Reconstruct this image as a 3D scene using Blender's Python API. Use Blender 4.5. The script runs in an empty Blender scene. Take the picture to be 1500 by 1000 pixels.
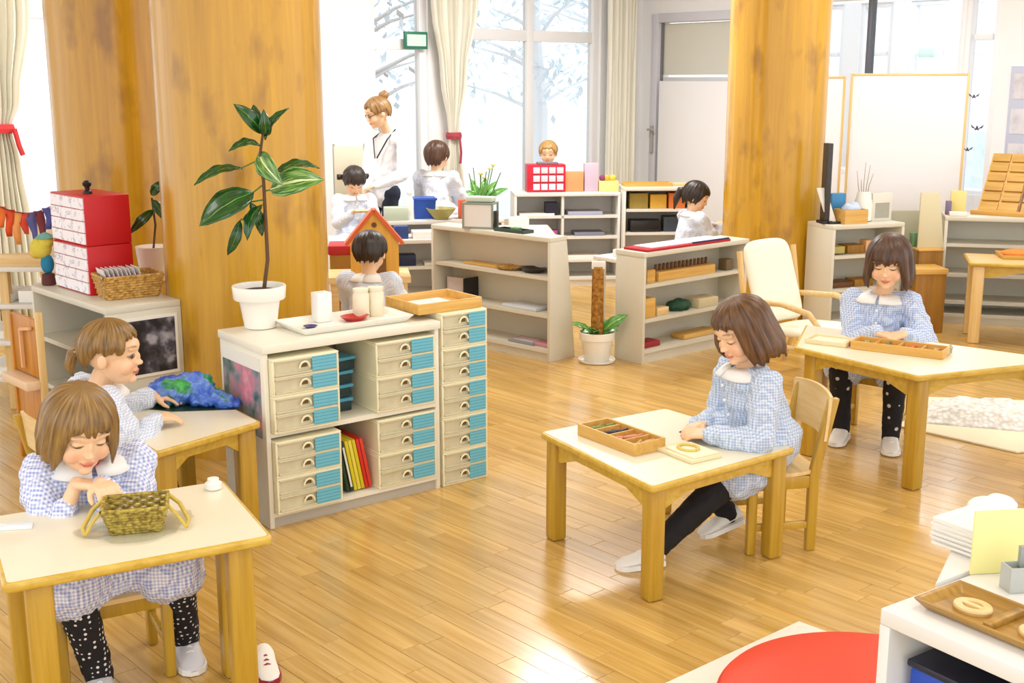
import bpy, bmesh, math, random
from math import sin, cos, pi, radians as R, sqrt, atan2
from mathutils import Vector as V, Matrix, noise
random.seed(7)
SC = bpy.context.scene
COL = SC.collection

# ------------------------------------------------------------------ camera, sky, added lamps, exposure
CAM_H, PITCH, FPX = 1.75, R(12.34), 1750.0
cd = bpy.data.cameras.new('camera'); cam = bpy.data.objects.new('camera', cd); COL.objects.link(cam)
cam.location = (0, 0, CAM_H); cam.rotation_euler = (R(90)-PITCH, 0, 0)
cd.sensor_width = 36.0; cd.lens = 36.0*FPX/1500.0; cd.clip_start = .05; cd.clip_end = 200
SC.camera = cam
W = bpy.data.worlds.new('overcast_sky'); SC.world = W; W.use_nodes = True
bg = W.node_tree.nodes['Background']; bg.inputs[0].default_value = (.95, .98, 1.0, 1); bg.inputs[1].default_value = 2.3
SC.view_settings.view_transform = 'Standard'; SC.view_settings.look = 'None'
SC.view_settings.gamma = 1.0; SC.view_settings.use_curve_mapping = False
SC.view_settings.exposure = -0.22
def area_lamp(x, y, z, sx, sy, power, rz, col=(1, .99, .98)):
    l = bpy.data.lights.new('added_ceiling_light', 'AREA'); l.shape = 'RECTANGLE'; l.size = sx; l.size_y = sy
    l.energy = power; l.color = col
    o = bpy.data.objects.new('added_ceiling_light', l); COL.objects.link(o)
    o.location = (x, y, z); o.rotation_euler = (0, 0, rz)
LAMPS = [(-1.6, 2.6), (1.2, 2.2), (0.2, 5.0), (2.9, 5.0), (-1.9, 8.0), (0.6, 9.3), (3.0, 8.0), (4.6, 12.6)]  # unseen overhead lamps, added to brighten this room and the next
LAMP_W = [20, 20, 28, 26, 70, 105, 48, 55]
for (lx, ly), lw in zip(LAMPS, LAMP_W):
    area_lamp(lx, ly, 3.13, 1.2, .5, lw, R(42))

def at(px, py, z=None, Y=None):
    """a photograph pixel back on a horizontal plane z, or at distance Y"""
    a = (px-750)/FPX; b = (500-py)/FPX; c, s = cos(PITCH), sin(PITCH)
    r = V((a, c+b*s, -s+b*c))
    t = (z-CAM_H)/r.z if z is not None else Y/r.y
    return V((r.x*t, r.y*t, CAM_H+r.z*t))

# ------------------------------------------------------------------ materials
def lin(h):
    h = h.lstrip('#'); o = []
    for i in (0, 2, 4):
        c = int(h[i:i+2], 16)/255.0
        o.append(c/12.92 if c <= .04045 else ((c+.055)/1.055)**2.4)
    return (*o, 1.0)
MATS = {}
def new_mat(name):
    m = bpy.data.materials.new(name); m.use_nodes = True
    n = m.node_tree.nodes; return m, n, m.node_tree.links, n['Principled BSDF']
def plain(name, hexc, rough=.5, var=.0, scale=8.0, bump=0.0, bscale=60.0, metal=0.0, alpha=1.0, trans=0.0, spec=.5, coat=0.0, emit=0.0):
    if name in MATS: return MATS[name]
    m, n, l, b = new_mat(name); c = lin(hexc)
    b.inputs['Base Color'].default_value = c; b.inputs['Roughness'].default_value = rough
    b.inputs['Metallic'].default_value = metal; b.inputs['Alpha'].default_value = alpha
    b.inputs['Transmission Weight'].default_value = trans; b.inputs['Specular IOR Level'].default_value = spec
    b.inputs['Coat Weight'].default_value = coat
    if emit: b.inputs['Emission Color'].default_value = c; b.inputs['Emission Strength'].default_value = emit
    if var or bump:
        tc = n.new('ShaderNodeTexCoord')
        if var:
            t = n.new('ShaderNodeTexNoise'); t.inputs['Scale'].default_value = scale; t.inputs['Detail'].default_value = 4
            l.new(tc.outputs['Object'], t.inputs['Vector'])
            mx = n.new('ShaderNodeMix'); mx.data_type = 'RGBA'
            mx.inputs[6].default_value = tuple(x*(1-var) for x in c[:3])+(1,)
            mx.inputs[7].default_value = tuple(min(1, x*(1+var)) for x in c[:3])+(1,)
            l.new(t.outputs[0], mx.inputs[0]); l.new(mx.outputs[2], b.inputs['Base Color'])
        if bump:
            t2 = n.new('ShaderNodeTexNoise'); t2.inputs['Scale'].default_value = bscale; t2.inputs['Detail'].default_value = 3
            l.new(tc.outputs['Object'], t2.inputs['Vector'])
            bp = n.new('ShaderNodeBump'); bp.inputs['Strength'].default_value = bump; bp.inputs['Distance'].default_value = .01
            l.new(t2.outputs[0], bp.inputs['Height']); l.new(bp.outputs[0], b.inputs['Normal'])
    MATS[name] = m; return m
def wood(name, c1, c2, axis='z', rough=.4, fine=60.0, stretch=.06, rnd=.0, flecks=None, coat=.0, spec=.5):
    """grain drawn out along one local axis; rnd varies the tone from object to object"""
    if name in MATS: return MATS[name]
    m, n, l, b = new_mat(name)
    tc = n.new('ShaderNodeTexCoord'); oi = n.new('ShaderNodeObjectInfo')
    mp = n.new('ShaderNodeMapping'); s = [1, 1, 1]; s['xyz'.index(axis)] = stretch; mp.inputs['Scale'].default_value = s
    vm = n.new('ShaderNodeVectorMath'); vm.operation = 'MULTIPLY_ADD'
    vm.inputs[1].default_value = (1, 1, 1); cx = n.new('ShaderNodeCombineXYZ')
    ml = n.new('ShaderNodeMath'); ml.operation = 'MULTIPLY'; ml.inputs[1].default_value = 37.0
    l.new(oi.outputs['Random'], ml.inputs[0])
    for i in range(3): l.new(ml.outputs[0], cx.inputs[i])
    l.new(tc.outputs['Object'], vm.inputs[0]); l.new(cx.outputs[0], vm.inputs[2])
    l.new(vm.outputs[0], mp.inputs['Vector'])
    t = n.new('ShaderNodeTexNoise'); t.inputs['Scale'].default_value = fine; t.inputs['Detail'].default_value = 5; t.inputs['Roughness'].default_value = .6
    l.new(mp.outputs[0], t.inputs['Vector'])
    rp = n.new('ShaderNodeValToRGB'); rp.color_ramp.elements[0].color = lin(c1); rp.color_ramp.elements[1].color = lin(c2)
    rp.color_ramp.elements[0].position = .32; rp.color_ramp.elements[1].position = .68
    l.new(t.outputs[0], rp.inputs[0]); out = rp.outputs[0]
    if flecks:
        mp2 = n.new('ShaderNodeMapping'); s2 = [1.0, 1.0, 1.0]; s2['xyz'.index(axis)] = .45; mp2.inputs['Scale'].default_value = s2
        l.new(vm.outputs[0], mp2.inputs['Vector'])
        t3 = n.new('ShaderNodeTexNoise'); t3.inputs['Scale'].default_value = flecks[1]; t3.inputs['Detail'].default_value = 3
        l.new(mp2.outputs[0], t3.inputs['Vector'])
        r3 = n.new('ShaderNodeValToRGB'); r3.color_ramp.elements[0].position = .55; r3.color_ramp.elements[1].position = .72
        r3.color_ramp.elements[0].color = (0, 0, 0, 1); r3.color_ramp.elements[1].color = (.75, .75, .75, 1)
        l.new(t3.outputs[0], r3.inputs[0])
        mx = n.new('ShaderNodeMix'); mx.data_type = 'RGBA'; mx.inputs[7].default_value = lin(flecks[0])
        l.new(r3.outputs[0], mx.inputs[0]); l.new(out, mx.inputs[6]); out = mx.outputs[2]
    if rnd:
        hv = n.new('ShaderNodeHueSaturation'); mr = n.new('ShaderNodeMapRange')
        mr.inputs['To Min'].default_value = 1-rnd; mr.inputs['To Max'].default_value = 1+rnd*.6
        l.new(oi.outputs['Random'], mr.inputs[0]); l.new(mr.outputs[0], hv.inputs['Value']); l.new(out, hv.inputs['Color']); out = hv.outputs[0]
    l.new(out, b.inputs['Base Color']); b.inputs['Roughness'].default_value = rough; b.inputs['Coat Weight'].default_value = coat
    b.inputs['Coat Roughness'].default_value = .12; b.inputs['Specular IOR Level'].default_value = spec
    MATS[name] = m; return m
def glass(name, tint='#f4f8fb', gloss=.08):
    if name in MATS: return MATS[name]
    m = bpy.data.materials.new(name); m.use_nodes = True; n = m.node_tree.nodes; l = m.node_tree.links; n.clear()
    o = n.new('ShaderNodeOutputMaterial'); tr = n.new('ShaderNodeBsdfTransparent'); gl = n.new('ShaderNodeBsdfGlossy'); mx = n.new('ShaderNodeMixShader')
    tr.inputs[0].default_value = lin(tint); gl.inputs['Roughness'].default_value = .03; mx.inputs[0].default_value = gloss
    l.new(tr.outputs[0], mx.inputs[1]); l.new(gl.outputs[0], mx.inputs[2]); l.new(mx.outputs[0], o.inputs[0])
    MATS[name] = m; return m
def attr_mat(name, rough=.5, attr='Col', bump=0.0, sss=0.0):
    if name in MATS: return MATS[name]
    m, n, l, b = new_mat(name); a = n.new('ShaderNodeAttribute'); a.attribute_name = attr
    l.new(a.outputs['Color'], b.inputs['Base Color']); b.inputs['Roughness'].default_value = rough
    if sss: b.inputs['Subsurface Weight'].default_value = sss; b.inputs['Subsurface Radius'].default_value = (.01, .004, .002)
    MATS[name] = m; return m
def gingham(name, ca, cb, size=.012):
    """woven check: three crossed stripe waves of the cloth's own coordinates"""
    if name in MATS: return MATS[name]
    m, n, l, b = new_mat(name); tc = n.new('ShaderNodeTexCoord'); sp = n.new('ShaderNodeSeparateXYZ'); l.new(tc.outputs['Object'], sp.inputs[0])
    acc = None
    for i in range(3):
        k = n.new('ShaderNodeMath'); k.operation = 'MULTIPLY'; k.inputs[1].default_value = 2*pi/size; l.new(sp.outputs[i], k.inputs[0])
        s = n.new('ShaderNodeMath'); s.operation = 'SINE'; l.new(k.outputs[0], s.inputs[0])
        g = n.new('ShaderNodeMath'); g.operation = 'GREATER_THAN'; g.inputs[1].default_value = 0; l.new(s.outputs[0], g.inputs[0])
        if acc is None: acc = g
        else:
            ad = n.new('ShaderNodeMath'); ad.operation = 'ADD'; l.new(acc.outputs[0], ad.inputs[0]); l.new(g.outputs[0], ad.inputs[1]); acc = ad
    dv = n.new('ShaderNodeMath'); dv.operation = 'DIVIDE'; dv.inputs[1].default_value = 3; l.new(acc.outputs[0], dv.inputs[0])
    mx = n.new('ShaderNodeMix'); mx.data_type = 'RGBA'; mx.inputs[6].default_value = lin(ca); mx.inputs[7].default_value = lin(cb)
    l.new(dv.outputs[0], mx.inputs[0]); l.new(mx.outputs[2], b.inputs['Base Color']); b.inputs['Roughness'].default_value = .85
    t2 = n.new('ShaderNodeTexNoise'); t2.inputs['Scale'].default_value = 28; t2.inputs['Detail'].default_value = 2; l.new(tc.outputs['Object'], t2.inputs['Vector'])
    bp = n.new('ShaderNodeBump'); bp.inputs['Strength'].default_value = .35; bp.inputs['Distance'].default_value = .012
    l.new(t2.outputs[0], bp.inputs['Height']); l.new(bp.outputs[0], b.inputs['Normal'])
    MATS[name] = m; return m
def hair_mat(name, c1, c2):
    if name in MATS: return MATS[name]
    m, n, l, b = new_mat(name); uv = n.new('ShaderNodeUVMap'); uv.uv_map = 'UVMap'
    mp = n.new('ShaderNodeMapping'); mp.inputs['Scale'].default_value = (70, 2.2, 1); l.new(uv.outputs[0], mp.inputs[0])
    t = n.new('ShaderNodeTexNoise'); t.inputs['Scale'].default_value = 1; t.inputs['Detail'].default_value = 4; l.new(mp.outputs[0], t.inputs[0])
    rp = n.new('ShaderNodeValToRGB'); rp.color_ramp.elements[0].color = lin(c1); rp.color_ramp.elements[1].color = lin(c2)
    rp.color_ramp.elements[0].position = .3; rp.color_ramp.elements[1].position = .72
    l.new(t.outputs[0], rp.inputs[0]); l.new(rp.outputs[0], b.inputs['Base Color']); b.inputs['Roughness'].default_value = .38
    bp = n.new('ShaderNodeBump'); bp.inputs['Strength'].default_value = .5; bp.inputs['Distance'].default_value = .004
    l.new(t.outputs[0], bp.inputs['Height']); l.new(bp.outputs[0], b.inputs['Normal'])
    MATS[name] = m; return m
def ramp_print(name, stops, scale=5, rough=.5, detail=4, seed=0.0, kind='noise'):
    """a printed picture or patterned cloth: blotches of the colours named"""
    if name in MATS: return MATS[name]
    m, n, l, b = new_mat(name); tc = n.new('ShaderNodeTexCoord'); mp = n.new('ShaderNodeMapping'); mp.inputs['Location'].default_value = (seed, seed*2, seed*3)
    l.new(tc.outputs['Object'], mp.inputs[0])
    if kind == 'noise':
        t = n.new('ShaderNodeTexNoise'); t.inputs['Scale'].default_value = scale; t.inputs['Detail'].default_value = detail; o = t.outputs[0]
    else:
        t = n.new('ShaderNodeTexVoronoi'); t.inputs['Scale'].default_value = scale; o = t.outputs['Color']
    l.new(mp.outputs[0], t.inputs['Vector'])
    rp = n.new('ShaderNodeValToRGB'); e = rp.color_ramp.elements
    e[0].position, e[0].color = stops[0][0], lin(stops[0][1]); e[1].position, e[1].color = stops[-1][0], lin(stops[-1][1])
    for p, c in stops[1:-1]: q = e.new(p); q.color = lin(c)
    l.new(o, rp.inputs[0]); l.new(rp.outputs[0], b.inputs['Base Color']); b.inputs['Roughness'].default_value = rough
    MATS[name] = m; return m

M_COLUMN = wood('golden_column_veneer', '#b98809', '#cf9c15', 'z', .34, 26, .05, .03, ('#91640a', 7), coat=.45)
M_PLANK = wood('oak_plank', '#be9446', '#ddb66c', 'x', .24, 38, .05, .13, coat=.35)
M_FIELD = None
M_LEG = wood('golden_beech_upright', '#ae841a', '#c79f36', 'z', .35, 40, .05, .04, coat=.2)
M_EDGE = wood('golden_beech_rail', '#c09828', '#d8b650', 'x', .33, 40, .05, .03, coat=.2)
M_BIRCH = wood('pale_birch', '#dcb877', '#ecd09a', 'x', .4, 40, .05, .05)
M_BIRCHZ = wood('pale_birch_upright', '#d8b06a', '#e8c88c', 'z', .4, 40, .05, .05)
M_OAKBOX = wood('honey_box_wood', '#cf9c48', '#e3b765', 'x', .45, 40, .06, .06)
M_ORANGE = wood('orange_stained_wood', '#b5700f', '#cd8a24', 'z', .4, 40, .05, .05)
M_BROWN = wood('brown_box_wood', '#8d5f14', '#a8771f', 'z', .5, 30, .06, .08)
M_DARKWOOD = wood('dark_brown_wood', '#5b3818', '#7a4e22', 'x', .5, 30, .06, .08)
M_LAM = plain('ivory_laminate', '#e9e2ca', .28, .02, 4)
M_SHELF = plain('pale_grey_shelf_board', '#d6d1c0', .42, .03, 3)
M_SHELFW = plain('white_shelf_board', '#e3e0da', .42, .02, 3)
M_WALL = plain('white_wall_paint', '#f4f5f7', .8, .012, 2)
M_WFRAME = plain('white_window_frame', '#eef0f4', .45)
M_CREAM = plain('cream_plastic', '#f0e9c6', .35)
M_CLEAR = plain('cloudy_drawer_plastic', '#d6cdae', .22, .14, 18)
M_BLUECARD = None
M_WHITE = plain('white_plastic', '#f2f0ea', .35)
M_CERAMIC = plain('white_ceramic', '#f3f0e6', .25, .02, 6)
M_BLACK = plain('black_plastic', '#1c1b1d', .4)
M_RED = plain('red_card', '#c8101c', .45, .04, 5)
M_GLASS = glass('window_glass')
M_GREYP = plain('grey_plastic', '#a9aaa6', .4)
M_BLUE = plain('blue_plastic', '#1c4fb4', .35)
M_PAPER = plain('white_paper', '#ebe8e0', .7)
M_LEAF = None

# ------------------------------------------------------------------ mesh builder
class MB:
    def __init__(s): s.v = []; s.f = []; s.mi = []
    def add(s, vs, fs, mi=0, M=None):
        o = len(s.v)
        s.v += [tuple(M @ V(p)) if M else tuple(p) for p in vs]
        s.f += [tuple(i+o for i in f) for f in fs]; s.mi += [mi]*len(fs); return s
    def box(s, a, b, mi=0, M=None):
        x0, y0, z0 = a; x1, y1, z1 = b
        return s.add([(x0,y0,z0),(x1,y0,z0),(x1,y1,z0),(x0,y1,z0),(x0,y0,z1),(x1,y0,z1),(x1,y1,z1),(x0,y1,z1)],
                     [(0,3,2,1),(4,5,6,7),(0,1,5,4),(1,2,6,5),(2,3,7,6),(3,0,4,7)], mi, M)
    def cbox(s, c, d, mi=0, M=None):
        return s.box([c[i]-d[i]/2 for i in range(3)], [c[i]+d[i]/2 for i in range(3)], mi, M)
    def prism(s, poly, z0, z1, mi=0, M=None):
        n = len(poly)
        return s.add([(x,y,z0) for x,y in poly]+[(x,y,z1) for x,y in poly],
                     [tuple(range(n-1,-1,-1)), tuple(range(n,2*n))]+[(i,(i+1)%n,n+(i+1)%n,n+i) for i in range(n)], mi, M)
    def bar(s, p, q, w, h, mi=0, up=(0,0,1)):
        p = V(p); q = V(q); d = (q-p); L = d.length; d.normalize(); up = V(up)
        if abs(d.dot(up)) > .98: up = V((0,1,0))
        x = d.cross(up).normalized(); z = x.cross(d)
        M = Matrix((( x.x,d.x,z.x,p.x),(x.y,d.y,z.y,p.y),(x.z,d.z,z.z,p.z),(0,0,0,1)))
        return s.box((-w/2,0,-h/2),(w/2,L,h/2),mi,M)
    def tube(s, pts, r, n=8, mi=0, cap=True):
        pts = [V(p) for p in pts]; rs = r if isinstance(r,(list,tuple)) else [r]*len(pts); vs=[]; fs=[]; pu=None
        for i,p in enumerate(pts):
            d = (pts[min(i+1,len(pts)-1)]-pts[max(i-1,0)]).normalized()
            u = (V((0,0,1)) if abs(d.z)<.95 else V((0,1,0))) if pu is None else pu
            x = d.cross(u).normalized(); u2 = x.cross(d).normalized(); pu = u2
            for k in range(n):
                a=2*pi*k/n; vs.append(p+x*cos(a)*rs[i]+u2*sin(a)*rs[i])
        for i in range(len(pts)-1):
            for k in range(n): fs.append((i*n+k,i*n+(k+1)%n,(i+1)*n+(k+1)%n,(i+1)*n+k))
        if cap: fs += [tuple(range(n-1,-1,-1)), tuple((len(pts)-1)*n+k for k in range(n))]
        return s.add(vs,fs,mi)
    def lathe(s, prof, n=24, c=(0,0,0), mi=0, M=None, sx=1, sy=1):
        vs=[]; fs=[]
        for r,z in prof:
            for k in range(n): a=2*pi*k/n; vs.append((c[0]+r*cos(a)*sx,c[1]+r*sin(a)*sy,c[2]+z))
        m=len(prof)
        for i in range(m-1):
            for k in range(n): fs.append((i*n+k,i*n+(k+1)%n,(i+1)*n+(k+1)%n,(i+1)*n+k))
        fs += [tuple(range(n-1,-1,-1)), tuple((m-1)*n+k for k in range(n))]
        return s.add(vs,fs,mi,M)
    def ell(s, c, r, M3=None, nu=16, nv=10, mi=0):
        vs=[]; fs=[]; c=V(c)
        for j in range(1,nv):
            t=pi*j/nv
            for k in range(nu):
                a=2*pi*k/nu; p=V((r[0]*sin(t)*cos(a),r[1]*sin(t)*sin(a),r[2]*cos(t)))
                vs.append(c+(M3@p if M3 else p))
        p=V((0,0,r[2])); q=-p; vs += [c+(M3@p if M3 else p), c+(M3@q if M3 else q)]; T=len(vs)-2; B=T+1
        for j in range(nv-2):
            for k in range(nu): fs.append((j*nu+k,(j+1)*nu+k,(j+1)*nu+(k+1)%nu,j*nu+(k+1)%nu))
        for k in range(nu): fs += [(T,k,(k+1)%nu),(B,(nv-2)*nu+(k+1)%nu,(nv-2)*nu+k)]
        return s.add(vs,fs,mi)
    def cap(s, p, q, r1, r2, n=12, mi=0):
        p=V(p);q=V(q);d=q-p;L=d.length
        if L<1e-5: return s.ell(p,(r1,r1,r1),None,n,8,mi)
        d/=L; pr=[]
        for t in (0,.2,.45,.75,1): a=pi/2*t; pr.append((p-d*r1*cos(a),max(r1*sin(a),r1*.03)))
        for t in (1,.75,.45,.2,0): a=pi/2*t; pr.append((q+d*r2*cos(a),max(r2*sin(a),r2*.03)))
        return s.tube([x[0] for x in pr],[x[1] for x in pr],n,mi)
    def mesh(s, name, bevel=0.0, seg=2, smooth=None, weld=False):
        me=bpy.data.meshes.new(name); me.from_pydata(s.v,[],s.f)
        for i,p in enumerate(me.polygons): p.material_index=s.mi[i]
        bm=bmesh.new(); bm.from_mesh(me)
        if weld: bmesh.ops.remove_doubles(bm,verts=bm.verts,dist=1e-5)
        bmesh.ops.recalc_face_normals(bm,faces=bm.faces)
        if bevel:
            ed=[e for e in bm.edges if len(e.link_faces)==2 and e.calc_face_angle(0)>.6]
            bmesh.ops.bevel(bm,geom=ed,offset=bevel,segments=seg,affect='EDGES',clamp_overlap=True,profile=.5)
        bm.to_mesh(me); bm.free()
        if smooth is None: smooth=bool(bevel)
        if smooth:
            for p in me.polygons: p.use_smooth=True
            me.set_sharp_from_angle(angle=R(42))
        me.update(); return me
    def build(s, name, mats, parent=None, loc=None, rz=0, bevel=0.0, seg=2, smooth=None, weld=False):
        return link(name, s.mesh(name,bevel,seg,smooth,weld), mats, parent, loc, rz)
def link(name, me, mats, parent=None, loc=None, rz=0):
    if not isinstance(mats,(list,tuple)): mats=[mats]
    if not me.materials:
        for m in mats: me.materials.append(m)
    o=bpy.data.objects.new(name,me); COL.objects.link(o)
    if parent: o.parent=parent
    if loc is not None: o.location=loc
    if rz: o.rotation_euler=(0,0,rz)
    return o
def tag(o,label=None,cat=None,group=None,kind=None):
    if label: o['label']=label
    if cat: o['category']=cat
    if group: o['group']=group
    if kind: o['kind']=kind
    return o
def thing(name,label,cat,loc=(0,0,0),rz=0,group=None):
    o=bpy.data.objects.new(name,None); COL.objects.link(o); o.location=loc; o.rotation_euler=(0,0,rz); o.empty_display_size=.1
    return tag(o,label,cat,group)
def solo(name,label,cat,mb,mats,loc=(0,0,0),rz=0,group=None,bevel=0.0,smooth=None,seg=2):
    return tag(mb.build(name,mats,None,loc,rz,bevel,seg,smooth),label,cat,group)
def kids(o): return [c for c in o.children]
def copy_tree(o,parent=None):
    c=o.copy(); COL.objects.link(c)
    if parent: c.parent=parent
    for k in kids(o): copy_tree(k,c)
    return c
def struct(name,mb,mats,parent=None,loc=(0,0,0),rz=0,bevel=0.0,smooth=None):
    o=mb.build(name,mats,parent,loc,rz,bevel,2,smooth)
    if parent is None: o['kind']='structure'
    return o
def frame_pt(o2,ang,p):  # world point -> frame with origin o2 turned by ang
    d=V((p[0]-o2[0],p[1]-o2[1])); return (d.x*cos(ang)+d.y*sin(ang), -d.x*sin(ang)+d.y*cos(ang))
def from_frame(o2,ang,x,y): return (o2[0]+x*cos(ang)-y*sin(ang), o2[1]+x*sin(ang)+y*cos(ang))
# ------------------------------------------------------------------ room shell
C0 = (1.37, 13.0); AW = R(222); AV = R(-48)      # corner; window wall runs along AW, inner wall along AV
CEIL = 3.2
# floor: a slab, planks one by one near the camera, the rest of the planks joined
fl = struct('floor', MB().box((-8,-2.5,-.12),(8,15.5,-.012)), plain('floor_screed','#b98a4c',.6))
FA = R(-48); fc, fs_ = cos(FA), sin(FA)
def frust(x,y):
    if y<.3: return None
    d=y*cos(PITCH)+CAM_H*sin(PITCH); u=y*sin(PITCH)-CAM_H*cos(PITCH)
    return (750+FPX*x/d, 500-FPX*u/d)
cand=[]; PW=.082; rng=random.Random(3)
for j in range(-95,125):
    b0=j*PW; a=-11+rng.random()*.6
    while a<14:
        L=rng.choice((.42,.5,.6,.72)); ac=a+L/2; bc=b0+PW/2
        x=ac*fc-bc*fs_; y=ac*fs_+bc*fc
        if -6<x<6 and -1<y<13.2:
            p=frust(x,y); vis=p is not None and -120<p[0]<1620 and p[1]<1130
            cand.append((0 if vis else 1, x*x+y*y, x, y, L, p))
        a+=L
cand.sort(key=lambda c:(c[0],c[1]))
shape={}
def plank_mesh(L):
    if L not in shape:
        shape[L]=MB().cbox((0,0,-.006),(L-.0014,PW-.0014,.012)).mesh('plank',.0008,1); shape[L].materials.append(M_PLANK)
    return shape[L]
n_near=298
for k,c in enumerate(cand[:n_near]):
    o=bpy.data.objects.new('plank',plank_mesh(c[4])); COL.objects.link(o); o.parent=fl
    o.location=(c[2],c[3],-rng.random()*.0004); o.rotation_euler=(0,0,FA)
rest=MB(); tones=[]
for c in cand[n_near:]:
    Mx=Matrix.Translation((c[2],c[3],0)) @ Matrix.Rotation(FA,4,'Z')
    rest.cbox((0,0,-.006),(c[4]-.0014,PW-.0014,.012),0,Mx); tones.append(rng.random())
me=rest.mesh('plank_field',0,smooth=False)
at_=me.attributes.new('tone','FLOAT','FACE'); at_.data.foreach_set('value',[t for t in tones for _ in range(6)])
def field_mat():
    m,n,l,b=new_mat('oak_plank_field'); tc=n.new('ShaderNodeTexCoord'); mp=n.new('ShaderNodeMapping')
    mp.vector_type='TEXTURE'; mp.inputs['Rotation'].default_value=(0,0,FA); mp.inputs['Scale'].default_value=(20,1,1)
    a=n.new('ShaderNodeAttribute'); a.attribute_name='tone'; l.new(tc.outputs['Object'],mp.inputs[0])
    ad=n.new('ShaderNodeVectorMath'); ad.operation='ADD'; cx=n.new('ShaderNodeCombineXYZ'); ml=n.new('ShaderNodeMath'); ml.operation='MULTIPLY'; ml.inputs[1].default_value=40
    l.new(a.outputs['Fac'],ml.inputs[0]); l.new(ml.outputs[0],cx.inputs[2]); l.new(mp.outputs[0],ad.inputs[0]); l.new(cx.outputs[0],ad.inputs[1])
    t=n.new('ShaderNodeTexNoise'); t.inputs['Scale'].default_value=38; t.inputs['Detail'].default_value=4; l.new(ad.outputs[0],t.inputs[0])
    rp=n.new('ShaderNodeValToRGB'); rp.color_ramp.elements[0].color=lin('#be9446'); rp.color_ramp.elements[1].color=lin('#ddb66c'); rp.color_ramp.elements[0].position=.32; rp.color_ramp.elements[1].position=.68
    l.new(t.outputs[0],rp.inputs[0]); hv=n.new('ShaderNodeHueSaturation'); mr=n.new('ShaderNodeMapRange'); mr.inputs['To Min'].default_value=.87; mr.inputs['To Max'].default_value=1.066
    l.new(a.outputs['Fac'],mr.inputs[0]); l.new(mr.outputs[0],hv.inputs['Value']); l.new(rp.outputs[0],hv.inputs['Color']); l.new(hv.outputs[0],b.inputs['Base Color'])
    b.inputs['Roughness'].default_value=.24; b.inputs['Coat Weight'].default_value=.35; b.inputs['Coat Roughness'].default_value=.12; return m
o=link('plank_field',me,field_mat(),fl); o['kind']='stuff'
struct('ceiling',MB().box((-8,.6,CEIL),(8,13.6,CEIL+.1)),M_WALL)
for k,(lx,ly) in enumerate(LAMPS):  # panels made up to house the added lamps, out of view
    t=thing('added_ceiling_lamp','added unseen white ceiling lamp panel, '+['over the near tables at the left','over the near shelf','over the middle table','over the large right table','over the red chest','over the far shelves','over the right hand shelves','in the next room'][k],'lamp',(lx,ly,CEIL),R(42),'added ceiling lamps')
    MB().box((-.62,-.27,-.05),(.62,.27,0)).build('housing',M_WHITE,t,bevel=.004)
# --- window wall (local x = distance from the corner towards the left, local y = into the room)
WL=(C0[0],C0[1],0)
def wbox(mb,t0,t1,z0,z1,y0=-.15,y1=0.0): return mb.box((t0,y0,z0),(t1,y1,z1))
w=MB()
for t0,t1,z0,z1 in [(-.3,.62,0,CEIL),(.62,2.55,0,.25),(.62,2.55,3.0,CEIL),(2.55,2.86,0,CEIL),(2.86,3.5,2.95,CEIL),(3.5,5.2,0,CEIL),
                    (5.2,7.6,0,.25),(5.2,7.6,3.0,CEIL),(7.6,8.6,0,CEIL)]: wbox(w,t0,t1,z0,z1)
struct('wall_back',w,M_WALL,None,WL,AW)
def window(name,t0,t1,z0,z1,vert,horiz,lab=None,bw=.06):
    """frame with vertical bars vert and cross bars horiz (local), a pane in every opening"""
    f=MB(); y0,y1=-.11,-.03
    f.box((t0,y0,z0),(t0+bw,y1,z1)); f.box((t1-bw,y0,z0),(t1,y1,z1)); f.box((t0+bw,y0,z0),(t1-bw,y1,z0+bw)); f.box((t0+bw,y0,z1-bw),(t1-bw,y1,z1))
    xs=[t0+bw/2]+list(vert)+[t1-bw/2]; zs=[z0+bw/2]+list(horiz)+[z1-bw/2]
    root=MB(); root.v,root.f,root.mi=f.v,f.f,f.mi
    o=struct(name,root,M_WFRAME,None,WL,AW,.004)
    for v in vert: MB().box((v-bw/2,y0+.005,z0+bw),(v+bw/2,y1-.005,z1-bw)).build('mullion',M_WFRAME,o,bevel=.003)
    for h in horiz:
        for a,b in zip(xs[:-1],xs[1:]): MB().box((a+bw/2,y0+.008,h-bw*.62),(b-bw/2,y1-.008,h+bw*.62)).build('transom',M_WFRAME,o,bevel=.003)
    for a,b in zip(xs[:-1],xs[1:]):
        for c,d in zip(zs[:-1],zs[1:]): MB().box((a+bw/2,-.075,c+bw/2),(b-bw/2,-.068,d-bw/2)).build('pane',M_GLASS,o)
    return o
window('window_1',.62,2.55,.25,3.0,[1.57],[2.17],bw=.085)
window('window_2',5.2,7.6,.25,3.0,[6.02],[2.22],bw=.07)
# glazed garden door left of the curtain
window('door_1',2.86,3.5,.0,2.95,[],[2.06],bw=.075)
tag(MB().box((2.89,.0,2.02),(3.14,.03,2.17)).build('exit_sign',plain('sign_dark_green','#23775f',.4),None,WL,AW,.004),'small green and white exit sign on the garden door transom','sign')
ex=[o for o in COL.objects if o.name=='exit_sign'][0]
MB().box((2.91,.03,2.045),(3.12,.034,2.145)).build('sign_face',plain('sign_pale_green','#cfeee2',.4),ex)
for z in (.55,1.15): MB().tube([(3.44,0.03,z),(3.44,.03,z+.22)],.012,8).build('door_handle',M_GREYP,[o for o in COL.objects if o.name=='door_1'][0])
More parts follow.
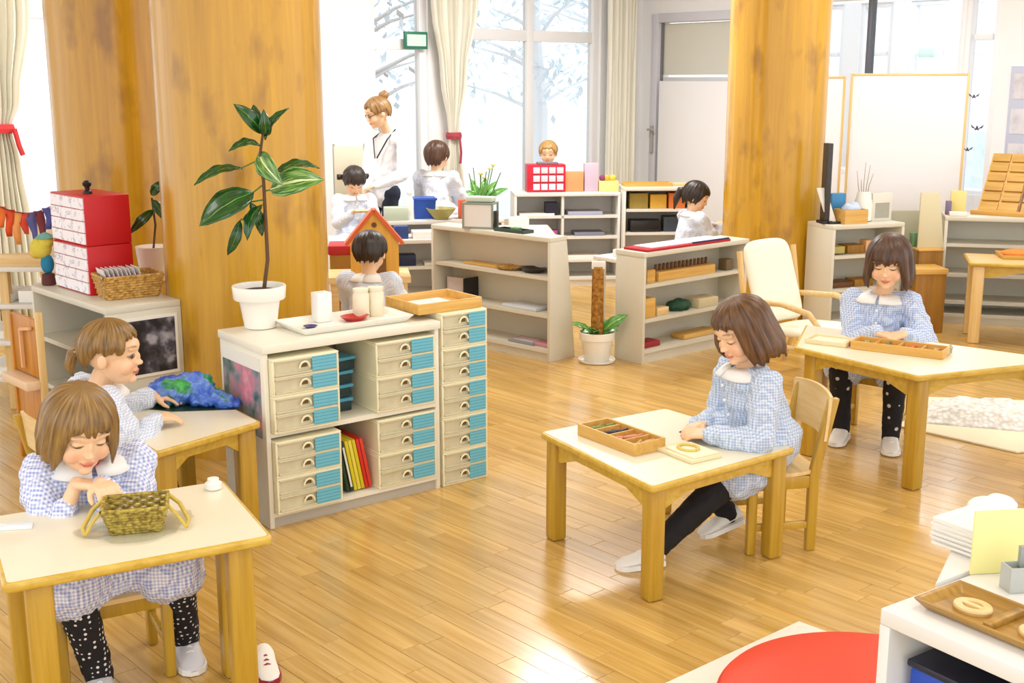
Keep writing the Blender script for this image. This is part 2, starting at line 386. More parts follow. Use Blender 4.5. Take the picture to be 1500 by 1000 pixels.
# --- inner wall to the right of the corner (local x along AV, local y = outwards)
VL=(C0[0],C0[1],0)
w=MB()
for t0,t1,z0,z1 in [(0,.16,0,CEIL),(.16,1.42,2.42,CEIL),(1.42,2.2,0,CEIL),(2.2,3.92,2.5,CEIL),(2.2,3.62,0,.9),(3.92,6.6,0,CEIL)]:
    w.box((t0,0,z0),(t1,.14,z1))
struct('wall_right',w,M_WALL,None,VL,AV)
d=MB(); LIL=plain('lilac_grey_door_paint','#d6d7e2',.5)
for a,b in [((.16,-.03,0),(.25,.16,2.42)),((1.33,-.03,0),(1.42,.16,2.42)),((.25,-.03,2.33),(1.33,.16,2.42))]: d.box(a,b)
do=struct('door_2',d,LIL,None,VL,AV,.004)
MB().box((.26,.04,0),(1.32,.09,1.78)).build('door_panel',plain('door_grey_panel','#dfe0e2',.5),do,bevel=.004)
MB().box((.26,.05,1.80),(1.32,.07,2.32)).build('frosted_pane',plain('frosted_beige_pane','#dcdbd0',.35),do)
MB().box((.235,.02,0),(.275,.04,2.33)).build('seal',plain('door_seal','#77787c',.5),do)
h=MB().tube([(.21,-.045,1.0),(.21,-.045,1.28)],.02,8); h.tube([(.21,-.06,1.24),(.21,-.11,1.24),(.29,-.11,1.24)],.012,8); h.build('door_handle',M_GREYP,do)
tag(solo('white_screen_board','tall plain white board leaning on the lilac door','board',MB().box((0,0,0),(1.02,.02,1.72)),plain('board_white','#f7f7fa',.5),
   (C0[0]+.31*cos(AV)+.06*sin(AV),C0[1]+.31*sin(AV)-.06*cos(AV),.02),AV,bevel=.003))
# interior glazing
def inner_window(name,t0,t1,z0,z1,vert,horiz,bw=.05,y=0.0,mull=None):
    o=struct(name,MB().box((t0,y,z0),(t0+bw,y+.1,z1)).box((t1-bw,y,z0),(t1,y+.1,z1)).box((t0+bw,y,z0),(t1-bw,y+.1,z0+bw)).box((t0+bw,y,z1-bw),(t1-bw,y+.1,z1)),M_WFRAME,None,VL,AV,.003)
    for k,v in enumerate(vert): MB().box((v-bw*.4,y+.01,z0+bw),(v+bw*.4,y+.09,z1-bw)).build('mullion',(mull or M_WFRAME) if k==0 else M_WFRAME,o,bevel=.002)
    xs=[t0+bw]+list(vert)+[t1-bw]
    for hh in horiz:
        for a,b in zip(xs[:-1],xs[1:]): MB().box((a+.025,y+.02,hh-.025),(b-.025,y+.08,hh+.025)).build('transom',M_WFRAME,o,bevel=.002)
    zs=[z0+bw]+list(horiz)+[z1-bw]
    for a,b in zip(xs[:-1],xs[1:]):
        for c,e in zip(zs[:-1],zs[1:]): MB().box((a+.02,y+.045,c+.02),(b-.02,y+.052,e-.02)).build('pane',M_GLASS,o)
    return o
inner_window('window_3',2.2,3.62,.9,2.5,[2.7],[],mull=plain('dark_grey_mullion','#5d6068',.4))
o=inner_window('door_3',3.62,3.92,0,2.5,[],[2.1],bw=.045)
for (x,z,s) in [(3.74,1.62,.05),(3.79,1.36,.06),(3.72,1.18,.05)]:
    q=MB()
    for sg in (-1,1): q.prism([(x+sg*s*.1,z-s*.2),(x+sg*s,z+s*.45),(x+sg*s*.75,z-s*.05),(x+sg*s*.4,z-s*.12),(x+sg*s*.2,z-s*.45)],0,.002,0,Matrix(((1,0,0,0),(0,0,1,-.004),(0,1,0,0),(0,0,0,1))))
    q.ell((x,-.003,z-s*.05),(s*.18,.004,s*.3),None,8,6)
    q.build('bat_sticker',plain('dark_grape_sticker','#5b4450',.6),o)
# wall of the next room with its own windows
w=MB(); y=3.0
for t0,t1,z0,z1 in [(-1.2,.05,0,CEIL),(.05,4.5,0,.5),(.05,4.5,2.62,CEIL),(.50,.72,.5,2.62),(1.14,1.36,.5,2.62),(1.84,2.02,.5,2.62),(2.6,4.5,.5,2.62)]: w.box((t0,y,z0),(t1,y+.15,z1))
struct('wall_far',w,M_WALL,None,VL,AV)
for k,(a,b) in enumerate([(.05,.50),(.72,1.14),(1.36,1.84),(2.02,2.6)]): inner_window('window_%d'%(k+4),a,b,.5,2.62,[],[2.05],bw=.05,y=y+.02)
struct('trim_1',MB().box((2.2,-.05,2.5),(3.92,.0,2.56)),plain('blind_box','#c9c4c6',.5),None,VL,AV)
struct('baseboard_back',MB().box((3.5,0,0),(5.2,.015,.09)),M_WFRAME,None,WL,AW)
# --- columns
def column(x,y,lab,r=.36):
    o=solo('wooden_column',lab,'column',MB().lathe([(r,0),(r,CEIL)],64),M_COLUMN,(x,y,0),smooth=True); o['kind']='thing'
    return o
column(-1.285,5.75,'thick golden wood column behind the potted plant and drawer cabinet',.388)
column(-2.27,7.0,'thick golden wood column behind the red drawer chest')
column(1.945,8.95,'thick golden wood column behind the white armchair')
# --- curtains
M_CUR=plain('ivory_curtain_cloth','#f3f1e4',.8,.02,3)
def curtain(lab,tc,levels,loc=WL,ang=AW,nf=9):
    """levels: (z, centre offset, half width); pleats across"""
    N=nf*8; vs=[]; fs=[]
    for (z,c,h) in levels:
        for i in range(N+1):
            q=i/N*2-1; fold=(.030+.02*min(1,h*2))*sin(q*nf*pi)+.012*sin(q*nf*2.3*pi+z)
            vs.append((tc+c+q*h,.12+fold*min(1,h/.12),z))
    m=len(levels); st=N+1
    for j in range(m-1):
        for i in range(N): fs.append((j*st+i,j*st+i+1,(j+1)*st+i+1,(j+1)*st+i))
    me=MB().add(vs,fs).mesh('curtain',0,smooth=True)
    for p in me.polygons: p.use_smooth=True
    o=link('curtain',me,M_CUR,None,loc,ang); so=o.modifiers.new('thickness','SOLIDIFY'); so.thickness=.004
    return tag(o,lab,'curtain')
def lv(rows,n=4):
    out=[]
    for a,b in zip(rows[:-1],rows[1:]):
        for k in range(n): q=k/n; q2=q*q*(3-2*q); out.append((a[0]+(b[0]-a[0])*q,a[1]+(b[1]-a[1])*q2,a[2]+(b[2]-a[2])*q2))
    return out+[rows[-1]]
c=curtain('ivory curtain gathered by a red tie between door and window',2.62,lv([(3.0,.02,.34),(2.4,.02,.27),(1.8,.04,.15),(1.3,.05,.055),(1.22,.05,.05),(.8,.06,.12),(.05,.06,.15)]))
MB().lathe([(.068,-.03),(.075,0),(.068,.03)],16,(2.67,.12,1.25)).build('curtain_tie',plain('dusty_red_cloth','#a8434e',.8),c)
MB().tube([(2.66,.19,1.25),(2.65,.2,1.1),(2.66,.2,1.0)],.012,6).build('tie_end',plain('dusty_red_cloth','#a8434e',.8),c)
curtain('ivory curtain hanging straight in the corner beside the lilac door',.43,lv([(3.0,0,.22),(1.6,0,.2),(.05,0,.21)]))
c=curtain('ivory curtain with red tie behind the flag garland',6.75,lv([(3.0,0,.33),(2.2,0,.29),(1.6,0,.17),(1.42,.0,.1),(1.2,0,.14),(.6,0,.2),(.05,0,.22)]))
MB().lathe([(.115,-.03),(.125,0),(.115,.03)],16,(6.75,.12,1.42),sy=.6).build('curtain_tie',plain('bright_red_cloth','#d23a3f',.8),c)
MB().tube([(6.66,.2,1.42),(6.64,.21,1.3),(6.62,.21,1.24)],.018,6).build('tie_end',plain('bright_red_cloth','#d23a3f',.8),c)
# --- outside: terrace, and trees with window glare painted into their pale colours
struct('ground',MB().box((-25,8,-.35),(20,45,-.13)),plain('pale_terrace','#e4e6e4',.9))
def tree(x,y,h,lab,seed):
    rg=random.Random(seed); t=thing('garden_tree',lab,'tree',(x,y,-.13),0)
    MB().tube([(0,0,0),(.05,.02,h*.3),(-.05,.05,h*.6),(0,0,h*.85)],[.16,.13,.09,.03],10).build('trunk',plain('glare_washed_bark','#e2e2e4',.9),t)
    b=MB(); lf=MB()
    for k in range(26):
        a=rg.random()*2*pi; z=h*(.3+.55*rg.random()); L=h*(.18+.16*rg.random())
        p=V((0,0,z)); q=V((cos(a)*L,sin(a)*L,z+L*.35)); b.tube([p,(p+q)/2+V((0,0,.05)),q],[.035,.025,.01],5)
        for _ in range(34):
            f=.35+.75*rg.random(); c=p+(q-p)*f+V((rg.gauss(0,.28),rg.gauss(0,.28),rg.gauss(0,.2))); s=.06+.07*rg.random()
            d=V((rg.gauss(0,1),rg.gauss(0,1),rg.gauss(0,.6))).normalized(); e=d.cross(V((0,0,1))).normalized()
            lf.add([c-d*s,c+e*s*.4,c+d*s,c-e*s*.4],[(0,1,2,3)])
    b.build('branches',plain('glare_washed_bark','#e2e2e4',.9),t)
    f=lf.build('foliage',plain('glare_washed_foliage','#dbe4ea',.8),t,smooth=False); f['kind']='stuff'  # bark and leaf colours paled to imitate overexposure
tree(.38,18.5,4.6,'pale leafy garden tree outside the big middle window',1)
tree(-1.9,15.5,4.4,'pale leafy garden tree outside the glazed garden door',2)
tree(1.9,21.5,5.2,'pale garden tree outside the window beside the corner curtain',4)
# ------------------------------------------------------------------ furniture
def inset(poly,d):
    n=len(poly); out=[]
    for i in range(n):
        p0,p1,p2=V(poly[i-1]),V(poly[i]),V(poly[(i+1)%n])
        e1=(p1-p0).normalized(); e2=(p2-p1).normalized(); n1=V((-e1.y,e1.x)); n2=V((-e2.y,e2.x))
        b=(n1+n2); b/=max(.2,b.dot(n1)); out.append(p1+b*d)
    return out
def rounded(poly,r,k=4):
    n=len(poly); out=[]
    for i in range(n):
        p0,p1,p2=V(poly[i-1]),V(poly[i]),V(poly[(i+1)%n]); a=p1+(p0-p1).normalized()*r; c=p1+(p2-p1).normalized()*r
        for j in range(k+1):
            t=j/k; out.append(a*(1-t)**2+p1*2*t*(1-t)+c*t*t)
    return out
def table(label,poly,z,leg=.058,ins=.055,legs=None,apron=.062,arch=True,matleg=None,lam=None):
    """poly: counter-clockwise corners in the world; the top, its inlay, legs and arched aprons are parts"""
    cx=sum(p[0] for p in poly)/len(poly); cy=sum(p[1] for p in poly)/len(poly)
    lp=[(p[0]-cx,p[1]-cy) for p in poly]; t=thing('school_table',label,'table',(cx,cy,0))
    th=.026; ml=matleg or M_LEG
    top=MB().prism([tuple(p) for p in rounded(lp,.022)],z-th,z).build('tabletop',M_EDGE,t,bevel=.009,seg=3)
    MB().prism([tuple(p) for p in rounded(inset(lp,.012),.016)],z-.002,z+.0008).build('laminate_inlay',lam or M_LAM,top)
    L=[(q[0]-cx,q[1]-cy) for q in legs] if legs else [tuple(q) for q in inset(lp,ins)]
    e=V(lp[1])-V(lp[0]); ra=atan2(e.y,e.x)
    for q in L:
        MB().cbox((0,0,(z-th)/2),(leg,leg,z-th)).build('leg',ml,t,(q[0],q[1],0),ra,bevel=.011,seg=3)
    if apron:
        K=[tuple(q) for q in inset(lp,ins)]
        for i in range(len(K)):
            a,b=V(K[i]),V(K[(i+1)%len(K)]); d=b-a; ln=d.length-leg*.9; ang=atan2(d.y,d.x); pts=[(0,z-th),(0,z-th-apron*1.3)]
            N=10
            if arch:
                for k in range(N+1):
                    u=k/N; s=min(1,min(u,1-u)*5); pts.append((ln*(.03+.94*u),z-th-apron*(1.3-.62*s*s*(3-2*s))))
            pts+=[(ln,z-th-apron*1.3),(ln,z-th)]
            Mx=Matrix.Translation((a.x+cos(ang)*leg*.45,a.y+sin(ang)*leg*.45,0))@Matrix.Rotation(ang,4,'Z')@Matrix(((1,0,0,0),(0,0,1,-.011),(0,1,0,0),(0,0,0,1)))
            MB().prism(pts[::-1],0,.022,0,Mx).build('apron',M_EDGE,t)
    return t
def W2(p): return (p.x,p.y)
# the table in the middle of the floor
ZC=.43
TC=[W2(at(790,632,ZC)),W2(at(956,714,ZC)),W2(at(1166,655,ZC)),W2(at(975,597,ZC))]
table('square child table with ivory top standing alone in the middle of the floor',TC,ZC,leg=.062,ins=.05)
ZR=.525
TR=[W2(at(1163,508,ZR)),W2(at(1345,551,ZR)),W2(at(1600,519,ZR)),W2(at(1180,475,ZR))]
TR[2]=(2.50,5.20)
table('large four cornered ivory topped table in front of the girl with straight fringe',TR,ZR,leg=.068,ins=.06,legs=[(1.42,5.47),(1.752,4.985),(2.37,5.16),(1.56,5.89)])
ZB=.47
nb_,rb_,bb_=at(228,663,ZB),at(396,615,ZB),at(285,560,ZB)
lb_=nb_+(bb_-rb_)
TB=[(lb_.x,lb_.y),(nb_.x,nb_.y),(rb_.x-.03,rb_.y-.02),(bb_.x-.03,bb_.y-.02)]
table('child table with ivory top holding the blue plastic bundle beside the drawer cabinet',TB,ZB,leg=.07,ins=.055)
ZA=.55
fr_,fl_,br_=at(401,785,ZA),at(3,858,ZA),at(328,702,ZA)
bl_=fl_+(br_-fr_)
TA=[(fl_.x,fl_.y),(fr_.x,fr_.y),(br_.x,br_.y),(bl_.x,bl_.y)]
uA=(fr_-fl_).normalized(); vA=(br_-fr_).normalized()
def onA(a,b): p=fl_+uA*a+vA*b; return (p.x,p.y)
LA=(fr_-fl_).length; DA=(br_-fr_).length
table('ivory topped child table nearest the camera with the straw basket on it',TA,ZA,leg=.066,ins=.05,
      legs=[onA(.085,.055),onA(LA-.085,.055),onA(LA-.045,DA-.19),onA(.06,DA-.19)],apron=0,arch=False)
# far right pine table
pz=at(1397,402,.56); 
t=table('pale pine table in front of the right hand shelf with an orange cloth on it',[(3.06,7.92),(4.25,7.50),(4.38,7.98),(3.18,8.36)],.56,leg=.075,ins=.07,matleg=M_BIRCHZ,lam=M_BIRCH)

def chair(x,y,deg,label,sh=.31,w=.30,d=.29,bh=.27,mat=None,panel=.13,loc_mat=None):
    """faces local +y"""
    t=thing('child_chair',label,'chair',(x,y,0),R(deg-90)); ml=mat or M_LEG; mb=loc_mat or M_BIRCH
    s=MB(); N=8; pr=[]
    for k in range(N+1):
        u=k/N; yy=-d/2+d*u; pr.append((yy, sh-.012*sin(pi*min(1,u*1.15))-(.012*max(0,(u-.8)/.2)**2)))
    vs=[];fs=[]
    for (yy,zz) in pr:
        for xx in (-w/2+.006,w/2-.006): vs+= [(xx,yy,zz),(xx,yy,zz-.014)]
    for k in range(N):
        a=k*4;b=a+4; fs+=[(a,a+2,b+2,b),(a+1,b+1,b+3,a+3),(a,b,b+1,a+1),(a+2,a+3,b+3,b+2)]
    fs+=[(0,1,3,2),(N*4,N*4+2,N*4+3,N*4+1)]
    s.add(vs,fs).build('seat',mb,t,smooth=True)
    for sx in (-1,1):
        MB().cbox((sx*(w/2-.015),d/2-.03,(sh-.02)/2),(.032,.036,sh-.02)).build('leg',ml,t,bevel=.007)
        b=MB(); b.add(*skew_post(sx*(w/2-.015),-d/2+.02,-d/2-.045,sh+bh,.030,.040)); b.build('leg',ml,t,bevel=.007)
        MB().box((sx*(w/2-.015)-.01,-d/2+.03,sh-.075),(sx*(w/2-.015)+.01,d/2-.04,sh-.025)).build('rail',ml,t,bevel=.004)
        MB().box((sx*(w/2-.015)-.009,-d/2+.03,.09),(sx*(w/2-.015)+.009,d/2-.04,.118)).build('stretcher',ml,t,bevel=.004)
    MB().box((-w/2+.03,d/2-.038,sh-.075),(w/2-.03,d/2-.02,sh-.02)).build('rail',ml,t,bevel=.004)
    MB().box((-w/2+.03,-d/2+.012,sh-.075),(w/2-.03,-d/2+.03,sh-.02)).build('rail',ml,t,bevel=.004)
    vs=[];fs=[];N=10
    for k in range(N+1):
        u=k/N*2-1; yb=-d/2-.03-.022*(1-u*u)+.012; zt=sh+bh+.02-.012*u*u
        for (zz,oy) in ((zt-panel,.012),(zt,-.002)):
            vs+=[(u*(w/2+.004),yb+oy,zz),(u*(w/2+.004),yb+oy-.012,zz)]
    for k in range(N):
        a=k*4;b=a+4; fs+=[(a,b,b+2,a+2),(a+1,a+3,b+3,b+1),(a+2,b+2,b+3,a+3),(a,a+1,b+1,b)]
    fs+=[(0,2,3,1),(N*4,N*4+1,N*4+3,N*4+2)]
    MB().add(vs,fs).build('backrest',mb,t,smooth=True)
    return t
def skew_post(x,y0,y1,h,wx,wy):
    vs=[]
    for (yy,z) in ((y0,0),(y0,h*.5),(y1,h)):
        vs+=[(x-wx/2,yy-wy/2,z),(x+wx/2,yy-wy/2,z),(x+wx/2,yy+wy/2,z),(x-wx/2,yy+wy/2,z)]
    fs=[(0,3,2,1),(8,9,10,11)]
    for j in (0,4):
        for k in range(4): fs.append((j+k,j+(k+1)%4,j+4+(k+1)%4,j+4+k))
    return vs,fs
CHC=(.985,4.40); chair(*CHC,191,'light wood child chair under the girl at the middle table',.325,.31,.29,.27,panel=.17)
CHR=(1.81,5.80); chair(*CHR,-130,'brown wood child chair under the girl at the large right table',.36,.32,.29,.26,mat=M_LEG)
CHA=(-1.215,3.33); chair(*CHA,-61,'light wood child chair under the girl with the straw basket',.30,.33,.29,.30,panel=.16)
CHB=(-1.60,4.28); chair(*CHB,40,'light wood child chair under the girl with hair tied back',.30,.30,.28,.24)
chair(3.70,7.50,110,'dark brown chair pushed under the pale pine table',.33,.34,.32,.2,mat=M_DARKWOOD,loc_mat=M_DARKWOOD)

def shelf_unit(label,x,y,deg,w,d,h,levels,mat,back=True,plinth=.06,top_over=.0,slant=0.0,name='open_shelf',dividers=()):
    """open front along local y=0 looking towards -y; back at y=d"""
    t=thing(name,label,'shelf',(x,y,0),R(deg)); T=.022
    for x0 in (0,w-T):
        MB().prism([(0,0),(d,0),(d-slant,h-T),(0,h-T)],x0,x0+T,0,Matrix(((0,0,1,0),(1,0,0,0),(0,1,0,0),(0,0,0,1)))).build('side_panel',mat,t,bevel=.002)
    MB().box((-top_over,-top_over,h-T),(w+top_over,d-slant,h+.008)).build('top_board',mat,t,bevel=.003)
    for z in levels: MB().box((T,.012,z-T/2),(w-T,d-.012-slant*z/h,z+T/2)).build('shelf_board',mat,t)
    MB().box((T,.0,plinth-.005),(w-T,d-.012,plinth+.017)).build('base_board',mat,t)
    MB().box((T,.015,0),(w-T,.03,plinth-.005)).build('plinth',mat,t)
    if back: MB().add([(T,d-.012,0),(w-T,d-.012,0),(w-T,d-.012-slant,h-T),(T,d-.012-slant,h-T),(T,d-.004,0),(w-T,d-.004,0),(w-T,d-.004-slant,h-T),(T,d-.004-slant,h-T)],
            [(0,1,2,3),(4,7,6,5),(0,4,5,1),(3,2,6,7),(0,3,7,4),(1,5,6,2)]).build('back_panel',mat,t)
    for xx in dividers: MB().box((xx-T/2,.012,plinth+.017),(xx+T/2,d-.014,h-T)).build('divider',mat,t)
    return t
# pair of open shelves in the middle distance
SL=(-.552,8.108); SLa=-43; shelf_unit('long white three level shelf left of the staked pot plant',*SL,SLa,1.08,.25,.785,[.53,.29],M_SHELF,slant=.09)
SRr=(.817,7.316); SRa=41.4; shelf_unit('grey white shelf holding wooden materials right of the staked pot plant',*SRr,SRa,1.03,.24,.70,[.49,.27],M_SHELF,plinth=.07,top_over=.006)
# left shelf with the red chest
DS=(-2.383,5.836); DSa=-47.2
shelf_unit('pale shelf with the red chest and wicker basket on its top',*DS,DSa,.855,.36,.75,[.50,.26],M_SHELF,name='low_shelf')
# right hand shelves
shelf_unit('grey shelf with wooden materials behind the girl with straight fringe',2.24,8.30,20,.60,.32,.75,[.53,.29],M_SHELF)
shelf_unit('grey three level shelf under the tilted wooden tile frame',3.13,8.62,-14,1.3,.34,.78,[.58,.36,.16],M_SHELF)
# far shelves
FS1=(.0,10.45); shelf_unit('far white shelf holding sheets of paper under the red cabinet',.02,10.2,6,.92,.34,.80,[.60,.42,.22],M_SHELFW,dividers=(.42,))
shelf_unit('far white shelf with orange boxes near the dark haired girl',.95,10.2,3,.62,.34,.85,[.66,.46,.24],M_SHELFW)
shelf_unit('far white low shelf behind the toy house',-1.30,8.45,10,1.05,.34,.62,[.42,.22],M_SHELFW)
shelf_unit('white low shelf behind the bowl and blue bin',-.94,9.0,12,.9,.34,.70,[.5,.27],M_SHELFW)
# foreground shelf
ZF=.85; KF=(CAM_H-ZF)/1.15   # height of the nearest shelf
FG=at(1290,890,ZF); fgR=at(1500,982,ZF); FGa=atan2(fgR.y-FG.y,fgR.x-FG.x)
# its left end is the corner nearest the rug: local x runs to the right and towards the camera
shelf_unit('white open shelf nearest the camera holding the divided wooden tray',FG.x,FG.y,math.degrees(FGa),.62,.50,ZF-.008,[.605,.32],M_SHELFW,name='low_shelf',plinth=.05)

# ------------------------------------------------------------------ drawer cabinet and its boxes
CB=(-.962,4.492); CBa=R(37.3)
def cabP(x,y,z=0): q=from_frame(CB,CBa,x,y); return (q[0],q[1],z)
cab=thing('drawer_cabinet','long cream cabinet of two bays filled with plastic drawer boxes','cabinet',(CB[0],CB[1],0),CBa)
CW,CD,CT=.815,.40,.75; M_CAB=plain('cream_cabinet_board','#ece7d6',.4,.02,3)
MB().box((-.008,-.012,CT-.034),(CW+.004,CD,CT)).build('top_board',M_CAB,cab,bevel=.004)
for x0 in (0,CW-.02): MB().box((x0,0,0),(x0+.02,CD,CT-.034)).build('side_panel',M_CAB,cab,bevel=.002)
MB().box((.02,0,.375),(CW-.02,CD-.01,.395)).build('shelf_board',M_CAB,cab)
MB().box((.02,0,.045),(CW-.02,CD-.01,.063)).build('base_board',M_CAB,cab)
MB().box((.02,.012,0),(CW-.02,.03,.045)).build('plinth',plain('grey_plinth','#bcb6a8',.5),cab)
MB().box((.02,CD-.01,.0),(CW-.02,CD-.002,CT-.034)).build('back_panel',M_CAB,cab)
pho=MB().box((-.004,.03,.37),(-.0005,.37,.64)).build('photo_print',ramp_print('pink_flower_photo',[(0,'#26322f'),(.36,'#2f5a50'),(.47,'#8f8f98'),(.56,'#d87f93'),(.7,'#f0c3cb'),(1,'#ffffff')],9,.35,3,2.3),cab)
MB().box((-.0046,.03,.64),(-.0005,.37,.69)).build('photo_header',M_PAPER,cab)
tag(pho,'pink flower photograph on the cabinet end')
def stripe_card():
    m,n,l,b=new_mat('blue_text_card'); tc=n.new('ShaderNodeTexCoord'); sp=n.new('ShaderNodeSeparateXYZ'); l.new(tc.outputs['Object'],sp.inputs[0])
    nz=n.new('ShaderNodeTexNoise'); nz.inputs['Scale'].default_value=160; mp=n.new('ShaderNodeMapping'); mp.inputs['Scale'].default_value=(1,1,.2); l.new(tc.outputs['Object'],mp.inputs[0]); l.new(mp.outputs[0],nz.inputs[0])
    k=n.new('ShaderNodeMath'); k.operation='MULTIPLY'; k.inputs[1].default_value=2*pi/.0135; l.new(sp.outputs[2],k.inputs[0])
    s=n.new('ShaderNodeMath'); s.operation='SINE'; l.new(k.outputs[0],s.inputs[0]); ad=n.new('ShaderNodeMath'); ad.operation='MULTIPLY_ADD'; ad.inputs[1].default_value=1.6; l.new(nz.outputs[0],ad.inputs[0]); l.new(s.outputs[0],ad.inputs[2])
    g=n.new('ShaderNodeMath'); g.operation='GREATER_THAN'; g.inputs[1].default_value=1.35; l.new(ad.outputs[0],g.inputs[0])
    mx=n.new('ShaderNodeMix'); mx.data_type='RGBA'; mx.inputs[6].default_value=lin('#6fbbcf'); mx.inputs[7].default_value=lin('#57a6bd'); l.new(g.outputs[0],mx.inputs[0]); l.new(mx.outputs[2],b.inputs['Base Color']); b.inputs['Roughness'].default_value=.35
    return m
M_BLUECARD=stripe_card()
def drawer_unit(w,h,d):
    """a small plastic box of two see-through drawers; front at y=0, body behind"""
    t=thing('drawer_box','','drawer box'); s=.010
    b=MB()
    b.box((0,.004,0),(w,d,s)).box((0,.004,h-s),(w,d,h)).box((0,.004,s),(s,d,h-s)).box((w-s,.004,s),(w,d,h-s)).box((s,d-s,s),(w-s,d,h-s)).box((s,.006,h/2-.004),(w-s,d-s,h/2+.004))
    b.build('body',M_CREAM,t,bevel=.002,seg=1)
    for k in range(2):
        z0=s+.001+k*(h/2-s/2+.001); z1=z0+h/2-s-.004; ww=w-2*s-.002
        dr=MB().box((s+.001,.012,z0),(s+.001+ww,.018,z1)).box((s+.001,.0,z0),(s+.001+ww,.014,z0+.007)).box((s+.001,.0,z1-.006),(s+.001+ww,.014,z1)).box((s+.001,.018,z0),(s+.001+ww,d-.03,z0+.004)).build('drawer',M_CLEAR,t)
        hx=w*.47; hz=(z0+z1)/2+.003
        hd=MB(); ring=[]
        for q in range(9): a=pi*q/8; ring.append((hx+.022*cos(a),-.002,hz-.012+.024*sin(a)))
        hd.tube(ring,.0042,6); hd.build('handle',M_CREAM,dr)
        MB().box((hx-.016,.010,hz-.012),(hx+.016,.0116,hz+.003)).build('finger_slot',plain('slot_dark','#6e5a33',.6),dr)
        MB().box((w*.585,-.001,z0+.001),(w-s-.004,.004,z1-.001)).build('label_card',M_BLUECARD,dr)
    return t
UW,UH,UD=.292,.1495,.34
proto=drawer_unit(UW,UH,UD); first=[proto]
def put_unit(x,y,z,label,src=None,group='plastic drawer boxes in the cabinet'):
    o=first.pop() if (src is None and first) else copy_tree(src or proto)
    o.location=cabP(x,y,z); o.rotation_euler=(0,0,CBa); tag(o,label,'drawer box',group); return o
for bay,x0 in (('left',.022),('right',.50)):
    for lev,zb in (('lower',.0632),('upper',.3952)):
        for k,pos in enumerate(('bottom','top')):
            put_unit(x0,-.035 if bay=='left' else -.012,zb+k*(UH+.0006),'cream plastic drawer box, %s one in the %s %s corner of the cabinet'%(pos,lev,bay))
tw=None
names=['lowest box of the tall drawer tower, standing on the floor','second box from the floor in the tall drawer tower','middle box of the five in the tall drawer tower','fourth box from the floor in the tall drawer tower','topmost box of the tall drawer tower, under the wooden tray']
for k in range(5):
    if tw is None:
        tw=drawer_unit(.242,.1545,.34); o=tw; o.location=cabP(.833,.0,.0); o.rotation_euler=(0,0,CBa); tag(o,names[0],'drawer box','boxes of the drawer tower')
    else: put_unit(.833,.0,k*.155,names[k],tw,'boxes of the drawer tower')
# blue lidded boxes stacked in the upper middle bay
for k in range(4):
    t=thing('lidded_box','dark clear box with blue lid in the cabinet, '+['lowest of the stack','second from the shelf','third from the shelf','top of the stack'][k],'box',cabP(.37+(.012 if k==3 else 0),.2,.3956+k*.058),CBa+.05*k,'blue lidded boxes in the cabinet')
    MB().box((-.075,-.095,0),(.075,.095,.042)).build('body',plain('dark_teal_box','#22383f',.25),t,bevel=.006)
    MB().box((-.08,-.1,.042),(.08,.1,.0565)).build('lid',plain('blue_lid','#4f9dbb',.35),t,bevel=.004)
# leaning folders in the lower middle bay
cols=[('dark green','#17391f'),('black green','#20302a'),('bright yellow','#dccb22'),('pale yellow','#e6d84e'),('yellow','#d6c31c'),('red','#cf2a1e'),('bright red','#de3b2a')]
for k,(nm,hx) in enumerate(cols):
    lean=R(-11); x=.368+k*.0178; 
    o=MB().box((0,0,0),(.0145,.2,.225)).build('folder',plain('folder_'+nm.replace(' ','_'),hx,.45),None,cabP(x,.03,.0685),0,.003)
    o.rotation_euler=(0,lean,CBa)
    tag(o,nm+' folder, '+['first','second','third','fourth','fifth','sixth','seventh'][k]+' from the left in the leaning row','folder','folders in the lower middle bay')
    if k in (1,): MB().box((.003,-.0015,.02),(.011,0,.2)).build('spine_strip',M_PAPER,o)
# ------------------------------------------------------------------ people
def remesh(mb,vox,name,smooth=3):
    me=bpy.data.meshes.new(name); me.from_pydata(mb.v,[],mb.f); me.update()
    bm=bmesh.new(); bm.from_mesh(me); bmesh.ops.recalc_face_normals(bm,faces=bm.faces); bm.to_mesh(me); bm.free()
    o=bpy.data.objects.new('tmp',me); COL.objects.link(o)
    r=o.modifiers.new('r','REMESH'); r.mode='VOXEL'; r.voxel_size=vox; r.adaptivity=0
    if smooth: s=o.modifiers.new('s','SMOOTH'); s.factor=.5; s.iterations=smooth
    dg=bpy.context.evaluated_depsgraph_get(); out=bpy.data.meshes.new_from_object(o.evaluated_get(dg))
    bpy.data.objects.remove(o); bpy.data.meshes.remove(me); out.name=name
    for p in out.polygons: p.use_smooth=True
    return out
def sm(a,b,x):
    t=max(0,min(1,(x-a)/(b-a))); return t*t*(3-2*t)
def ik(a,c,l1,l2,pole):
    d=c-a; L=d.length
    if L>=(l1+l2)*.999: return a+d*(l1/(l1+l2))
    dn=d/L; x=(l1*l1-l2*l2+L*L)/(2*L); h=sqrt(max(0,l1*l1-x*x)); p=pole-dn*pole.dot(dn); p.normalize(); return a+dn*x+p*h
M_SKIN=attr_mat('skin',.5,sss=.0)
M_HAIRS={}
UP=V((0,0,1))
SKIN=lin('#eec29a'); 
def head_basis(ang,yaw,pitch,roll):
    a=ang+yaw; f0=V((cos(a),sin(a),0)); r0=V((f0.y,-f0.x,0)); hf=f0*cos(pitch)-UP*sin(pitch); hu=f0*sin(pitch)+UP*cos(pitch)
    q=Matrix.Rotation(roll,3,hf); r0=q@r0; hu=q@hu
    return Matrix(((r0.x,hf.x,hu.x),(r0.y,hf.y,hu.y),(r0.z,hf.z,hu.z)))
